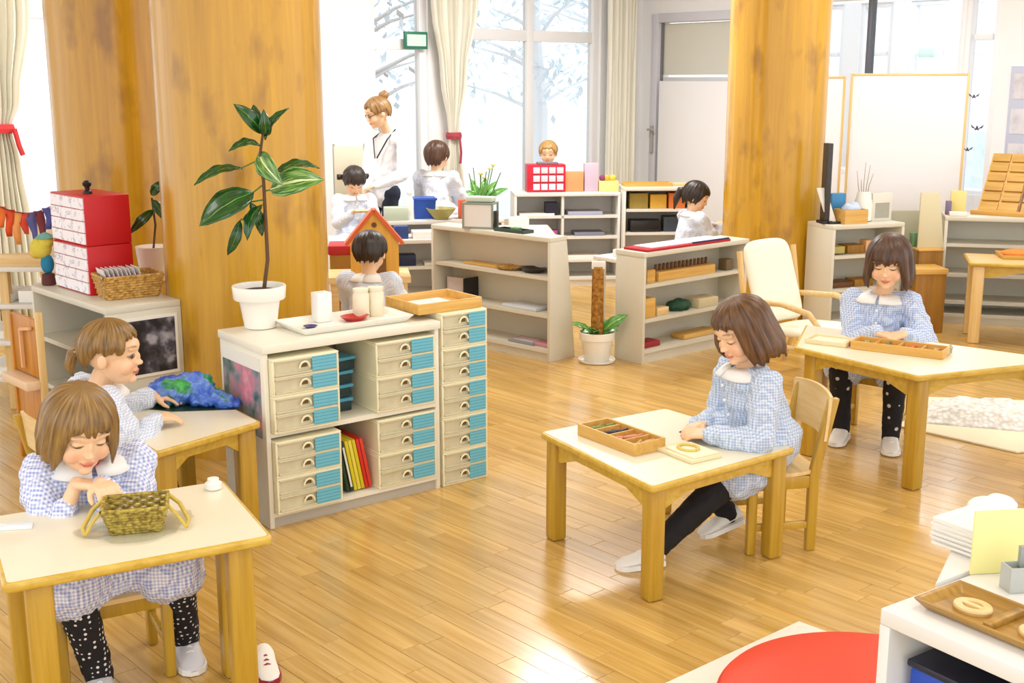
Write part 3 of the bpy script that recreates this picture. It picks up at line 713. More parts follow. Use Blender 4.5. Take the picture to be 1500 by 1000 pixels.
def hair_shell(spec,B,hc,s,mat,parent,org):
    """spec: low(az)->lower edge height, thick, flare; az=0 at the face, grows to the right"""
    N,Mv=72,20; vs=[]; uv=[]; rg=random.Random(spec.get('seed',1)); ph=[rg.random()*6 for _ in range(6)]
    cx,cy,cz=0,-.010,.022; th=spec.get('thick',.014); fl=spec.get('flare',.0)
    def surf(az,t,off,low):
        zt=cz+.084+off; z=zt+(low-zt)*t
        # round over the skull, then hang straight down
        zz=(z-cz)/(.084+off)
        k=sqrt(max(0,1-zz*zz)) if zz>0 else 1.0+fl*min(1,-zz)*.35
        if zz<0 and spec.get('hug'): k=1-.28*min(1,zz*zz)
        st=.0025*sin(az*17+ph[0]+3*t)+.002*sin(az*31+ph[1])+.0018*sin(az*47+ph[2]+5*t)
        rx=(.077+off+st)*k; ry=(.091+off+st)*k
        return V((cx+rx*sin(az),cy+ry*cos(az),z))
    T=[1-cos(pi/2*min(1,j/(Mv*.5)))*1.0 if False else (j/Mv)**1.25 for j in range(Mv+1)]
    outer=[];inner=[]
    for layer,off in ((outer,th),(inner,th*.15)):
        for j,t in enumerate(T):
            row=[]
            for i in range(N+1):
                az=2*pi*i/N-pi
                low=spec['low'](az)+.006*sin(az*13+ph[3])+.005*sin(az*29+ph[4])
                tt=max(.0012,t); taper=1.0
                o2=off*(1.0 if layer is inner else (1-.55*sm(.8,1,t)))
                row.append(surf(az,tt,o2,low)); 
            layer.append(row)
    me_v=[];me_f=[];me_uv=[]
    def idx(l,j,i): return (0 if l==0 else (Mv+1)*(N+1))+j*(N+1)+i
    for l,layer in enumerate((outer,inner)):
        for j in range(Mv+1):
            for i in range(N+1): me_v.append(hc+B@(layer[j][i]*s)-org); me_uv.append((i/N,j/Mv))
    for j in range(Mv):
        for i in range(N):
            me_f.append((idx(0,j,i),idx(0,j+1,i),idx(0,j+1,i+1),idx(0,j,i+1))); me_f.append((idx(1,j,i),idx(1,j,i+1),idx(1,j+1,i+1),idx(1,j+1,i)))
    for i in range(N): me_f.append((idx(0,Mv,i),idx(1,Mv,i),idx(1,Mv,i+1),idx(0,Mv,i+1)))
    me_f.append(tuple(idx(0,0,i) for i in range(N)))
    def strand_add(pts,r):
        mb=MB().tube(pts,r,10); o=len(me_v)
        for k,p in enumerate(mb.v): me_v.append(hc+B@(V(p)*s)-org); me_uv.append(((k%10)/10*.3,(k//10)/max(1,len(pts)-1)))
        for f in mb.f: me_f.append(tuple(q+o for q in f))
    for pts,r in spec.get('locks',[]): strand_add(pts,r)
    me=bpy.data.meshes.new('hair'); me.from_pydata([tuple(p) for p in me_v],[],me_f)
    u=me.uv_layers.new(name='UVMap')
    for lp in me.loops: u.data[lp.index].uv=me_uv[lp.vertex_index]
    for p in me.polygons: p.use_smooth=True
    o=link('hair',me,mat,parent)
    return o
def bob(front=.034,side=-.115,back=-.12,half=.95,soft=.28):
    return lambda az: front+(side-front)*sm(half-soft,half+soft,abs(az))+(back-side)*sm(1.7,2.6,abs(az))
def shoe(par,ankle,td,s,org,mat,solemat,up=UP,name='shoe',L=.165):
    td=V(td).normalized(); r=td.cross(V(up)).normalized(); u=r.cross(td).normalized()
    B=Matrix(((r.x,td.x,u.x),(r.y,td.y,u.y),(r.z,td.z,u.z)))
    heel=ankle-td*.038*s-u*.062*s
    def P(p): return heel+B@(V(p)*s)-org
    prof=[(0,.024,.050),(.010,.031,.070),(.04,.035,.072),(.065,.034,.058),(.10,.036,.042),(.13,.036,.034),(.152,.028,.026),(.165,.010,.016)]
    mb=MB(); vs=[];fs=[];n=14
    for (y,w,h) in prof:
        for k in range(n):
            a=2*pi*k/n; x=w*cos(a)*(1.05 if sin(a)<0 else .92); z=.012+max(0,(h-.012)*.5*(1+sin(a))) if True else 0
            vs.append(P((x,y*L/.165,z)))
    m=len(prof)
    for j in range(m-1):
        for k in range(n): fs.append((j*n+k,j*n+(k+1)%n,(j+1)*n+(k+1)%n,(j+1)*n+k))
    fs+=[tuple(range(n-1,-1,-1)),tuple((m-1)*n+k for k in range(n))]
    o=mb.add(vs,fs).build(name,mat,par,smooth=True)
    so=MB(); poly=[(w*1.08*q,y*L/.165) for q in (1,) for (y,w,h) in prof]+[(-w*1.08,y*L/.165) for (y,w,h) in prof[::-1]]
    k0=len(poly); so.add([P((x,y,z)) for z in (0,.016) for x,y in poly],[tuple(range(k0-1,-1,-1)),tuple(range(k0,2*k0))]+[(i,(i+1)%k0,k0+(i+1)%k0,k0+i) for i in range(k0)])
    so.build('sole',solemat,o)
    la=MB()
    for q in range(3):
        y=.066+.017*q; la.tube([P((-.022,y,.040-.004*q)),P((0,y+.004,.058-.007*q)),P((.022,y,.040-.004*q))],.0028,5)
    la.build('laces',solemat,o)
    return o
def hand(mb,w,d,pn,thumb_side,s,curl=.6,fan=.10,org=V((0,0,0))):
    """palm and five unequal bent fingers; d along the hand, pn out of the palm, thumb_side +-1 along d x pn"""
    d=V(d).normalized(); pn=V(pn); pn=(pn-d*pn.dot(d)).normalized(); sd=d.cross(pn).normalized()*thumb_side
    k=s
    for i,off in enumerate((1.5,.5,-.5,-1.5)):      # index .. little
        b=w+sd*off*.0095*k+d*.004*k; kn=w+d*(.050-.003*abs(off-.3))*k+sd*off*.0150*k
        mb.cap(b-org,kn-org,.0115*k,.0092*k,10)
        L=(.042,.047,.043,.034)[i]*k; fd=(d+sd*off*fan).normalized(); p=kn; c=0
        for seg,(fr,rr,bend) in enumerate(((.45,.0074,.5),(.32,.0068,1.0),(.25,.0060,1.35))):
            a=curl*bend; dd=fd*cos(a)+pn*sin(a); q=p+dd*L*fr*1.05; mb.cap(p-org,q-org,.0078*k if seg==0 else rr*k,rr*.95*k,8); p=q
    mb.ell(w+d*.027*k+pn*.003*k-org,(.024*k,.024*k,.013*k),Matrix((( sd.x,d.x,pn.x),(sd.y,d.y,pn.y),(sd.z,d.z,pn.z))),12,8)
    t0=w+sd*.016*k+d*.012*k; t1=t0+(sd*.75+d*.55+pn*.35).normalized()*.026*k; t2=t1+(sd*.25+d*.85+pn*.55).normalized()*.021*k; t3=t2+(d*.9+pn*.5-sd*.1).normalized()*.013*k
    mb.cap(t0-org,t1-org,.0115*k,.0090*k,8); mb.cap(t1-org,t2-org,.0086*k,.0076*k,8); mb.cap(t2-org,t3-org,.0076*k,.0062*k,8)
def person(label,x,y,deg,seat,s=1.0,lean=.05,side=0,head=(0,0,0),hc=None,wr=None,an=None,toes=None,hair=None,hairm=None,smock=None,collar=True,legm=None,
           shoem=None,solem=None,vox=.0036,group=None,eyes='down',hands=None,legk=1.0,hscale=1.0,sl=(0,0),skirt=.62,standing=False,skin='#efc49c',trousers=False,extra=None,sleeve=None,elbow_out=.6,curl=.6,dress=True,nb=None):
    a=R(deg); f=V((cos(a),sin(a),0)); r=V((f.y,-f.x,0)); org=V((x,y,0 if not standing else 0))
    hs=s*hscale
    if standing: pel=V((x,y,seat)); tors=.42*s
    else: pel=V((x,y,seat+.085*s)); tors=.305*s
    ns=nb if nb is not None else pel+UP*sqrt(max(.01,tors**2-lean**2))+f*lean+r*side
    tdir=(ns-pel).normalized()
    sw=.118*s if not standing else .165*s
    sh={-1:ns-r*sw-tdir*.045*s,1:ns+r*sw-tdir*.045*s}
    hip={-1:pel-r*.06*s,1:pel+r*.06*s}
    if hc is None: hc=ns+tdir*.10*s+UP*.03*s+f*.02*s
    B=head_basis(a,R(head[0]),R(head[1]),R(head[2]))
    l1,l2=(.19*s,.17*s) if not standing else (.29*s,.25*s); k1,k2=(.245*s*legk,.245*s*legk) if not standing else (.42*s,.40*s)
    el={};kn={};W={};A={}
    for q in (-1,1):
        W[q]=V(wr[q]); A[q]=V(an[q])
        el[q]=ik(sh[q],W[q],l1,l2,-UP+r*q*elbow_out-f*.35); kn[q]=ik(hip[q],A[q],k1,k2,f+UP*.5+r*q*.25)
    # --- skin body
    m=MB(); g=hs
    def E(c,rad): m.ell(hc+B@(V(c)*g)-org,[q*g for q in rad],B,18,12)
    E((0,-.008,.022),(.074,.090,.083)); E((0,.020,-.022),(.062,.062,.072)); E((0,.028,-.062),(.044,.046,.037))
    for q in (-1,1):
        E((q*.033,.050,-.034),(.027,.026,.027)); E((q*.075,-.010,-.014),(.009,.016,.024)); E((q*.029,.0655,.001),(.0145,.0115,.0105)); E((q*.029,.070,.026),(.022,.010,.008))
        E((q*.008,.086,-.027),(.006,.007,.006))
    E((0,.0895,-.024),(.0085,.0105,.0085)); E((0,.083,-.008),(.0065,.008,.018)); E((0,.0735,.030),(.03,.012,.024))
    E((0,.0785,-.0505),(.0185,.0075,.0045)); E((0,.0765,-.0590),(.0145,.0075,.0050)); E((0,.062,-.081),(.018,.017,.014))
    m.cap(ns-tdir*.03*s-org,hc+B@(V((0,-.014,-.045))*g)-org,.040*s,.036*s,14)
    m.cap(pel-org,pel+tdir*tors*.45-org,.088*s,.078*s,14); m.cap(pel+tdir*tors*.45-org,ns-tdir*.09*s-org,.078*s,.082*s,14)
    m.cap(sh[-1]-org,sh[1]-org,.040*s,.040*s,12); m.cap(hip[-1]-org,hip[1]-org,.078*s,.078*s,12)
    for q in (-1,1):
        m.cap(sh[q]-org,el[q]-org,.034*s,.028*s); m.cap(el[q]-org,W[q]-org,.027*s,.0175*s)
        m.cap(hip[q]-org,kn[q]-org,.056*s,.036*s); m.cap(kn[q]-org,A[q]-org,.034*s,.024*s)
        td=V(toes[q]).normalized(); m.cap(A[q]-UP*.03*s-org,A[q]+td*.06*s-UP*.046*s-org,.020*s,.013*s,8)
        if hands:
            hd,pn,cu=hands[q]; hd=V(hd) if hd is not None else (W[q]-el[q])
            hand(m,W[q],hd,V(pn),(-1 if q>0 else 1)*(1 if True else 0)*hand_sign(hd,V(pn),r,q),s,cu,org=org)
        else:
            d=(W[q]-el[q]).normalized(); hand(m,W[q],d+f*.3,-UP,hand_sign(d+f*.3,-UP,r,q)*(-1 if q>0 else 1),s,curl,org=org)
    me=remesh(m,vox,'person',2)
    col=me.attributes.new('Col','FLOAT_COLOR','POINT'); sk=V(lin(skin)[:3]); lip=V(lin('#d97866')[:3]); lash=V(lin('#3a2418')[:3]); brow=V(lin('#8a6540')[:3]); pink=V(lin('#eb9f80')[:3]); wht=V(lin('#f4f0ee')[:3]); iris=V(lin('#3b2a20')[:3])
    Bt=B.transposed(); hl=hc-org; buf=[]
    for v in me.vertices:
        p=Bt@(v.co-hl)/g; c=sk.copy()
        if p.length<.15 and p.y>.02:
            ax=abs(p.x)
            c=c.lerp(pink,.55*math.exp(-(((ax-.036)/.018)**2+((p.z+.034)/.016)**2)))
            c=c.lerp(lip,.9*(1-sm(.7,1.15,sqrt((p.x/.021)**2+((p.z+.0545)/.0095)**2))) if p.y>.06 else 0)
            if abs(p.z+.0548)<.0016 and ax<.017 and p.y>.06: c=c.lerp(lash,.45)
            by=.0285+.004*(1-((ax-.03)/.02)**2)
            c=c.lerp(brow,.75*(1-sm(.5,1.2,sqrt(((ax-.030)/.018)**2+((p.z-by)/.0042)**2))))
            if eyes=='down':
                ey=-.0035+.004*(((ax-.029)/.014)**2); c=c.lerp(lash,.95*(1-sm(.6,1.2,sqrt(((ax-.029)/.0155)**2+((p.z-ey)/.0036)**2))))
                c=c.lerp(lash,.25*(1-sm(.6,1.3,sqrt(((ax-.029)/.0165)**2+((p.z-.011)/.0025)**2))))
            else:
                dd=sqrt(((ax-.029)/.0135)**2+((p.z-.001)/.0072)**2); c=c.lerp(lash,.9*(1-sm(.9,1.3,dd))); c=c.lerp(wht,.8*(1-sm(.6,.85,dd))); c=c.lerp(iris,1-sm(.8,1.2,sqrt(((ax-.031)/.0085)**2+((p.z-.0)/.0075)**2)))
        buf+=[c.x,c.y,c.z,1]
    col.data.foreach_set('color',buf)
    body=link('person',me,M_SKIN); body.location=org; tag(body,label,'person',group)
    # --- clothes
    def jig(me,amp,sc):
        n3=[0.0]*(3*len(me.vertices)); me.vertices.foreach_get('normal',n3); c3=[0.0]*len(n3); me.vertices.foreach_get('co',c3)
        for i in range(0,len(n3),3):
            p=V(c3[i:i+3])*sc; nn=amp*(noise.noise(p)+.5*noise.noise(p*2.3))
            for k in range(3): c3[i+k]+=n3[i+k]*nn
        me.vertices.foreach_set('co',c3); me.update()
    if smock:
        c=MB(); fo=.012*s
        c.cap(pel-UP*.01*s-org,pel+tdir*tors*.5-org,.112*s,.100*s,18); c.cap(pel+tdir*tors*.5-org,ns-tdir*.085*s-org,.102*s,.094*s,18)
        c.cap(sh[-1]-tdir*.006*s-org,sh[1]-tdir*.006*s-org,.050*s,.050*s,14)
        c.ell(ns-tdir*.07*s-org,(.13*s,.085*s,.06*s),Matrix(((r.x,f.x,tdir.x),(r.y,f.y,tdir.y),(r.z,f.z,tdir.z))),16,10)
        for q in (-1,1):
            e2=W[q]-(W[q]-el[q]).normalized()*(.018+sl[(q+1)//2])*s
            mid=(el[q]+e2)/2-UP*.004
            c.cap(sh[q]-org,el[q]-org,.056*s,.050*s,14); c.cap(el[q]-org,mid-org,.050*s,.048*s,14); c.cap(mid-org,e2-org,.048*s,.034*s,14)
            if dress: 
                th=hip[q]+(kn[q]-hip[q])*skirt; c.cap(hip[q]-org,th-org,.100*s,.097*s,14)
        if dress:
            a1=hip[-1]+(kn[-1]-hip[-1])*skirt*.88; a2=hip[1]+(kn[1]-hip[1])*skirt*.88; c.cap(a1-org,a2-org,.07*s,.07*s,12)
        cm=remesh(c,max(vox*1.5,.006),'smock',2); jig(cm,.011*s,16); so=link('smock',cm,smock,body)
        for q in (-1,1):
            d=(W[q]-el[q]).normalized(); e2=W[q]-d*(.012+sl[(q+1)//2])*s
            MB().tube([e2-d*.016*s-org,e2-d*.008*s-org,e2-org],[.033*s,.034*s,.030*s],14).build('cuff',extra.get('cuff',smock) if extra else smock,so,smooth=True)
        if collar:
            for q in (-1,1):
                vs=[];fs=[];N=10
                for k in range(N+1):
                    t=.08+(pi-.02-.08)*k/N      # from the front to the back on one side
                    dir_=f*cos(t)+r*q*sin(t)
                    base=ns-tdir*.018*s+f*.006*s
                    for (rr,dz) in ((.043,.014),(.066,.006),(.092,-.020 if k>1 else -.016)):
                        kk=1.0 if rr<.05 else 1+.18*abs(sin(t)); vs.append(base+dir_*rr*kk*s+tdir*(dz+.006*cos(t)*(-1))*s+f*.0-org)
                for k in range(N):
                    for j in range(2): i0=k*3+j; fs.append((i0,i0+1,i0+4,i0+3))
                cme=MB().add(vs,fs).mesh('collar',0,smooth=True); co=link('collar',cme,plain('white_cotton','#f4f2ee',.8),so)
                sd=co.modifiers.new('t','SOLIDIFY'); sd.thickness=.008*s; sd.offset=0
            bt=MB()
            for k in range(3):
                p=ns-tdir*(.07+.055*k)*s+f*(.100 if k==0 else .108)*s; bt.ell(p-org,(.006*s,.006*s,.006*s),None,8,6)
            bt.build('buttons',plain('white_cotton','#f4f2ee',.8),so)
    if legm:
        c=MB()
        for q in (-1,1):
            c.cap(hip[q]-org,kn[q]-org,.072*s,.053*s,14); c.cap(kn[q]-org,A[q]-UP*.022-org,.051*s,(.037 if not trousers else .05)*s,14)
        c.cap(hip[-1]-org,hip[1]-org,.088*s,.088*s,14)
        cm=remesh(c,max(vox*1.5,.006),'leggings',2); jig(cm,.003*s,30); link('leggings',cm,legm,body)
    if shoem:
        for q in (-1,1): shoe(body,A[q],toes[q],s,org,shoem,solem or shoem)
    if hair: hair_shell(hair,B,hc,g,hairm,body,org)
    return body,B,hc,org
def hand_sign(d,pn,r,q):
    d=V(d).normalized(); pn=V(pn); sd=d.cross((pn-d*pn.dot(d)).normalized())
    inner=-r*q    # thumbs point towards the other hand
    want=1 if sd.dot(inner)>0 else -1
    return want*(-1 if q>0 else 1)
SM_A=gingham('blue_white_check_cotton','#f4f4fa','#8f9cd0',.0105)
SM_B=gingham('pale_blue_check_cotton','#dde5ef','#97add0',.0105)
SM_C=gingham('grey_blue_check_cotton','#dfe6f1','#90a6d4',.0105)
SM_D=gingham('faded_blue_check_cotton','#edf0f6','#b3c1dd',.009)
H_LB=hair_mat('light_brown_hair','#5a3d1a','#a57f42'); H_B=hair_mat('brown_hair','#331f12','#7c542c'); H_DB=hair_mat('dark_brown_hair','#2c1a12','#64432c')
H_BK=hair_mat('black_brown_hair','#15100e','#3a2a22'); H_BL=hair_mat('blond_hair','#9a7440','#d8b06c'); H_DBL=hair_mat('dark_blond_hair','#6e4d2a','#b48d58')
def dotted(name,base,dot,size,thr):
    m,n,l,b=new_mat(name); tc=n.new('ShaderNodeTexCoord'); t=n.new('ShaderNodeTexVoronoi'); t.inputs['Scale'].default_value=1/size; t.inputs['Randomness'].default_value=.25
    l.new(tc.outputs['Object'],t.inputs['Vector']); g=n.new('ShaderNodeMath'); g.operation='LESS_THAN'; g.inputs[1].default_value=thr; l.new(t.outputs['Distance'],g.inputs[0])
    mx=n.new('ShaderNodeMix'); mx.data_type='RGBA'; mx.inputs[6].default_value=lin(base); mx.inputs[7].default_value=lin(dot); l.new(g.outputs[0],mx.inputs[0]); l.new(mx.outputs[2],b.inputs['Base Color']); b.inputs['Roughness'].default_value=.8; return m
L_DOT=dotted('black_white_dotted_leggings','#17151a','#e8e4e4',.017,.26)
L_STAR=dotted('black_leggings_pale_flecks','#121014','#cfcdd2',.055,.17)
L_BLK=plain('black_leggings','#131115',.8,.1,20)
S_WHT=plain('white_shoe_leather','#efece4',.5,.04,20); S_SOLE=plain('white_rubber_sole','#f6f4f0',.5); S_GREY=plain('pale_grey_shoe','#d3d2d6',.5)

# girl at the middle table, seen from her left front
hcC=at(1086,484,Y=4.33)
gx,gy=.965,4.40
wl=at(1012,612,.478); wr_=at(1032,613,.478)
person('girl in blue check smock with brown bob at the middle table',gx,gy,197,.325,1.12,lean=.10,nb=V((.875,4.375,.705)),head=(10,24,0),hc=hcC,
   wr={-1:V((.725,4.235,.475)),1:V((.72,4.36,.475))},legk=1.1,an={-1:V((.515,4.13,.075)),1:V((.835,4.37,.135))},
   toes={-1:(-.97,-.2,-.05),1:(-.93,-.25,-.30)},
   hair=dict(low=bob(.048,-.098,-.132,.86,.24),thick=.015,flare=.5,seed=3),hairm=H_B,smock=SM_B,legm=L_BLK,shoem=S_WHT,solem=S_SOLE,
   hands={-1:((-.75,.45,-.1),(.1,.2,-1),.7),1:((-.75,-.5,-.1),(.1,-.2,-1),.7)})
# girl with straight fringe, facing the camera
hc3=at(1302,384,Y=5.70)
person('girl with straight dark fringe in blue check smock facing the camera',1.845,5.84,-118,.36,1.16,lean=.06,nb=V((1.815,5.785,.735)),head=(2,14,0),skirt=.75,hc=hc3,
   wr={-1:V((1.865,5.56,.572)),1:V((1.745,5.58,.572))},an={-1:V((1.835,5.56,.085)),1:V((1.635,5.70,.085))},
   toes={-1:(-.25,-.95,-.05),1:(-.45,-.85,-.05)},
   hair=dict(low=bob(.020,-.098,-.10,.78,.16),thick=.017,flare=.3,seed=5),hairm=H_DB,smock=SM_C,legm=L_STAR,shoem=S_WHT,solem=S_SOLE,
   hands={-1:((-.85,-.25,-.15),(0,.1,-1),.55),1:((.75,-.45,-.15),(0,.1,-1),.55)})
# girl with the straw basket, nearest the camera
hc1=at(117,628,Y=3.27)
person('girl nearest the camera in blue check smock looking down at the straw basket',-1.275,3.42,-62,.30,1.13,lean=.07,nb=V((-1.245,3.36,.675)),head=(9,20,-3),sl=(.0,.055),skirt=.86,hc=hc1,
   wr={-1:at(148,708,.635),1:at(112,708,.635)},an={-1:V((-1.01,3.42,.075)),1:V((-1.205,3.20,.075))},
   toes={-1:(.4,-.9,-.02),1:(.35,-.93,-.02)},
   hair=dict(low=lambda az: bob(.030,-.075,-.085,.72,.22)(az)+.012*abs(sin(az*1.5))*(1 if abs(az)<.7 else 0),thick=.014,flare=.25,seed=8),hairm=H_LB,smock=SM_A,legm=L_DOT,shoem=S_GREY,solem=S_SOLE,
   hands={-1:((.55,-.75,-.05),(0,0,-1),.7),1:((.97,-.05,-.05),(-.05,-.1,-1),.45)})
g1=[o for o in COL.objects if o.get('label','').startswith('girl nearest the camera')][0]
nq=V((-1.225,3.305,.685)); MB().ell(V(nq)-V((-1.275,3.42,0)),(.034,.030,.034)).build('undershirt',plain('red_jersey','#c2202c',.8),g1)
# girl with tied-back hair, in profile
hc2=at(164,517,Y=4.25)
bob2=lambda az: .062+(.012-.062)*sm(.5,.95,abs(az))-.055*sm(1.75,2.4,abs(az))
pb,B2,h2,o2=person('girl in profile with tied back hair beside the blue plastic bundle',-1.615,4.235,38,.30,1.13,lean=.10,nb=V((-1.53,4.30,.655)),head=(-36,4,0),hc=hc2,
   wr={-1:V((-1.43,4.62,.52)),1:V((-1.335,4.31,.515))},an={-1:V((-1.40,4.53,.075)),1:V((-1.31,4.40,.075))},
   toes={-1:(.7,.6,-.02),1:(.7,.6,-.02)},
   hair=dict(low=bob2,thick=.010,flare=0,hug=True,seed=9,locks=[([V((0,-.10,.0)),V((0,-.125,-.012)),V((0,-.135,-.05)),V((0,-.125,-.085))],[.014,.02,.018,.004])]),hairm=H_LB,smock=SM_D,legm=L_BLK,shoem=S_WHT,solem=S_SOLE,eyes='open',
   hands={-1:((.9,.1,-.1),(0,.1,-1),.5),1:((.8,.6,-.1),(0,.1,-1),.5)})
hr=[c for c in pb.children if c.name.startswith('hair')][0]
MB().lathe([(.012,-.006),(.02,0),(.012,.006)],12,tuple(h2+B2@(V((0,-.108,.0))*1.13)-o2)).build('hair_tie',plain('white_cotton','#f4f2ee',.8),hr)
# --- children and teacher further away
def far_child(label,px,py,Y,deg,hairspec,hm,smk,s=1.05,head=(0,15,0),seat=None,legs=None,eyes='down',vox=.008):
    h=at(px,py,Y=Y); a=R(deg); f=V((cos(a),sin(a),0)); r=V((f.y,-f.x,0))
    b=h-f*.07; z=h.z-.405*s-.085*s if seat is None else seat
    zt=z+.27*s
    wr={q:V((b.x,b.y,zt))+f*.26*s+r*q*.06*s for q in (-1,1)}; an={q:V((b.x,b.y,max(.08,z-.25*s)))+f*.22*s+r*q*.08*s for q in (-1,1)}
    return person(label,b.x,b.y,deg,z,s,lean=.05,head=head,hc=h,wr=wr,an=an,toes={-1:f,1:f},hair=hairspec,hairm=hm,smock=smk,legm=legs or L_BLK,shoem=S_WHT,vox=vox,eyes=eyes)
short=lambda az: .055+(.0-.055)*sm(.55,1.0,abs(az))-.045*sm(1.8,2.4,abs(az))
SM_W=gingham('white_blue_cotton','#f4f6fa','#c3cfe6',.012)
SEATED=[]
SEATED.append(far_child('dark haired boy in pale smock seen from behind before the toy house',542,370,6.7,75,dict(low=lambda az:.05+(-.01-.05)*sm(.5,.9,abs(az))-.05*sm(1.6,2.4,abs(az)),thick=.012,hug=True,seed=2),H_BK,SM_D,1.1,(8,18,0)))
SEATED.append(far_child('small dark haired girl with two hair bunches seated below the teacher',519,265,9.2,-70,dict(low=bob(.03,-.02,-.05,.9,.3),thick=.012,hug=True,seed=4,locks=[([V((q*.075,-.05,.0)),V((q*.11,-.06,-.01)),V((q*.115,-.06,-.035))],[.018,.025,.006]) for q in (-1,1)]),H_BK,SM_W,1.0,(0,38,0)))
SEATED.append(far_child('brown haired child in white seen from behind near the curtain',640,229,9.8,80,dict(low=lambda az:.05+(-.02-.05)*sm(.5,.9,abs(az))-.055*sm(1.6,2.4,abs(az)),thick=.013,hug=True,seed=6),H_DB,SM_W,1.12,(-10,12,0)))
SEATED.append(far_child('fair haired child facing the camera behind the red drawer cabinet',803,224,10.9,-95,dict(low=short,thick=.010,hug=True,seed=7),H_BL,SM_W,1.0,(0,10,0)))
SEATED.append(far_child('dark haired girl with long ponytail seated beside the right column',1020,288,9.2,20,dict(low=bob(.045,-.045,-.075,.9,.3),thick=.012,hug=True,seed=11,locks=[([V((0,-.09,.02)),V((0,-.125,.0)),V((-.01,-.13,-.07)),V((-.01,-.115,-.15))],[.02,.028,.026,.006])]),H_BK,SM_D,1.05,(-38,22,0)))
# teacher
tx,ty=-1.03,9.68
hT=at(553,165,Y=9.55); fT=V((cos(R(-125)),sin(R(-125)),0)); rT=V((fT.y,-fT.x,0))
nbT=at(568,193,Y=9.66)
WT=plain('white_blouse_cloth','#f1f2f6',.8,.02,10,.3,25)
tb=person('woman teacher in white blouse with hair bun and glasses bending beside the window',tx,ty,-125,.86,1.0,hscale=1.1,head=(-28,20,0),hc=hT,nb=nbT,
  wr={-1:at(548,272,Y=9.42),1:at(537,280,Y=9.46)},an={-1:V((tx+.12,ty-.02,.08)),1:V((tx-.10,ty+.05,.08))},toes={-1:fT,1:fT},
  hair=dict(low=lambda az:.058+(.0-.058)*sm(.55,1.0,abs(az))-.05*sm(1.8,2.4,abs(az)),thick=.010,hug=True,seed=12,locks=[([V((0,-.05,.075)),V((0,-.085,.095)),V((0,-.10,.11)),V((0,-.105,.13))],[.02,.038,.034,.006])]),hairm=H_DBL,
  smock=WT,collar=False,legm=plain('navy_trousers','#1b2436',.8),shoem=plain('black_plastic','#1c1b1d',.4),vox=.007,standing=True,trousers=True,dress=False,eyes='down')
body,BT,hcT,oT=tb
gl=MB()
for q in (-1,1):
    ring=[BT@V((q*.029+.018*cos(a),.088,.001+.014*sin(a)))+hcT-oT for a in [2*pi*k/12 for k in range(13)]]; gl.tube(ring,.0025,5)
    gl.tube([BT@V((q*.047,.086,.003))+hcT-oT,BT@V((q*.08,.0,.004))+hcT-oT],.0025,5)
gl.build('glasses',M_BLACK,body)
ln=MB()
for q in (-1,1): ln.tube([nbT+rT*q*.055+UP*.02-fT*.03-oT,nbT+rT*q*.075+fT*.09-UP*.05-oT,nbT+fT*.15-UP*.20+rT*q*.01-oT],.006,6)
ln.build('lanyard',M_BLACK,body)
# chairs under the children further away
for (b,_,_,o),lab in zip(SEATED,['pale chair under the boy before the toy house','pale chair under the girl with hair bunches','pale chair under the child near the curtain','pale chair under the fair haired child','pale chair under the girl with long ponytail']):
    pass
# ------------------------------------------------------------------ things on and around the furniture
def axes(rz): return cos(rz),sin(rz)
def open_box(mb,w,d,h,t=.008,flare=0.0,z0=0.0,mi=0):
    """a box without a lid, centred, walls flaring outwards"""
    o=[(-w/2,-d/2),(w/2,-d/2),(w/2,d/2),(-w/2,d/2)]; e=[(x+flare*(1 if x>0 else -1),y+flare*(1 if y>0 else -1)) for x,y in o]
    ii=[(x-t*(1 if x>0 else -1),y-t*(1 if y>0 else -1)) for x,y in o]; ie=[(x-t*(1 if x>0 else -1),y-t*(1 if y>0 else -1)) for x,y in e]
    vs=[(x,y,z0) for x,y in o]+[(x,y,z0+h) for x,y in e]+[(x,y,z0+h) for x,y in ie]+[(x,y,z0+t) for x,y in ii]
    fs=[(3,2,1,0),(12,13,14,15)]
    for k in range(4):
        j=(k+1)%4; fs+=[(k,j,4+j,4+k),(4+k,4+j,8+j,8+k),(8+k,8+j,12+j,12+k)]
    return mb.add(vs,fs,mi)
def simple_box(name,label,cat,w,d,h,loc,rz,mat,group=None,bevel=.004):
    return solo(name,label,cat,MB().cbox((0,0,h/2),(w,d,h)),mat,loc,rz,group,bevel=bevel)
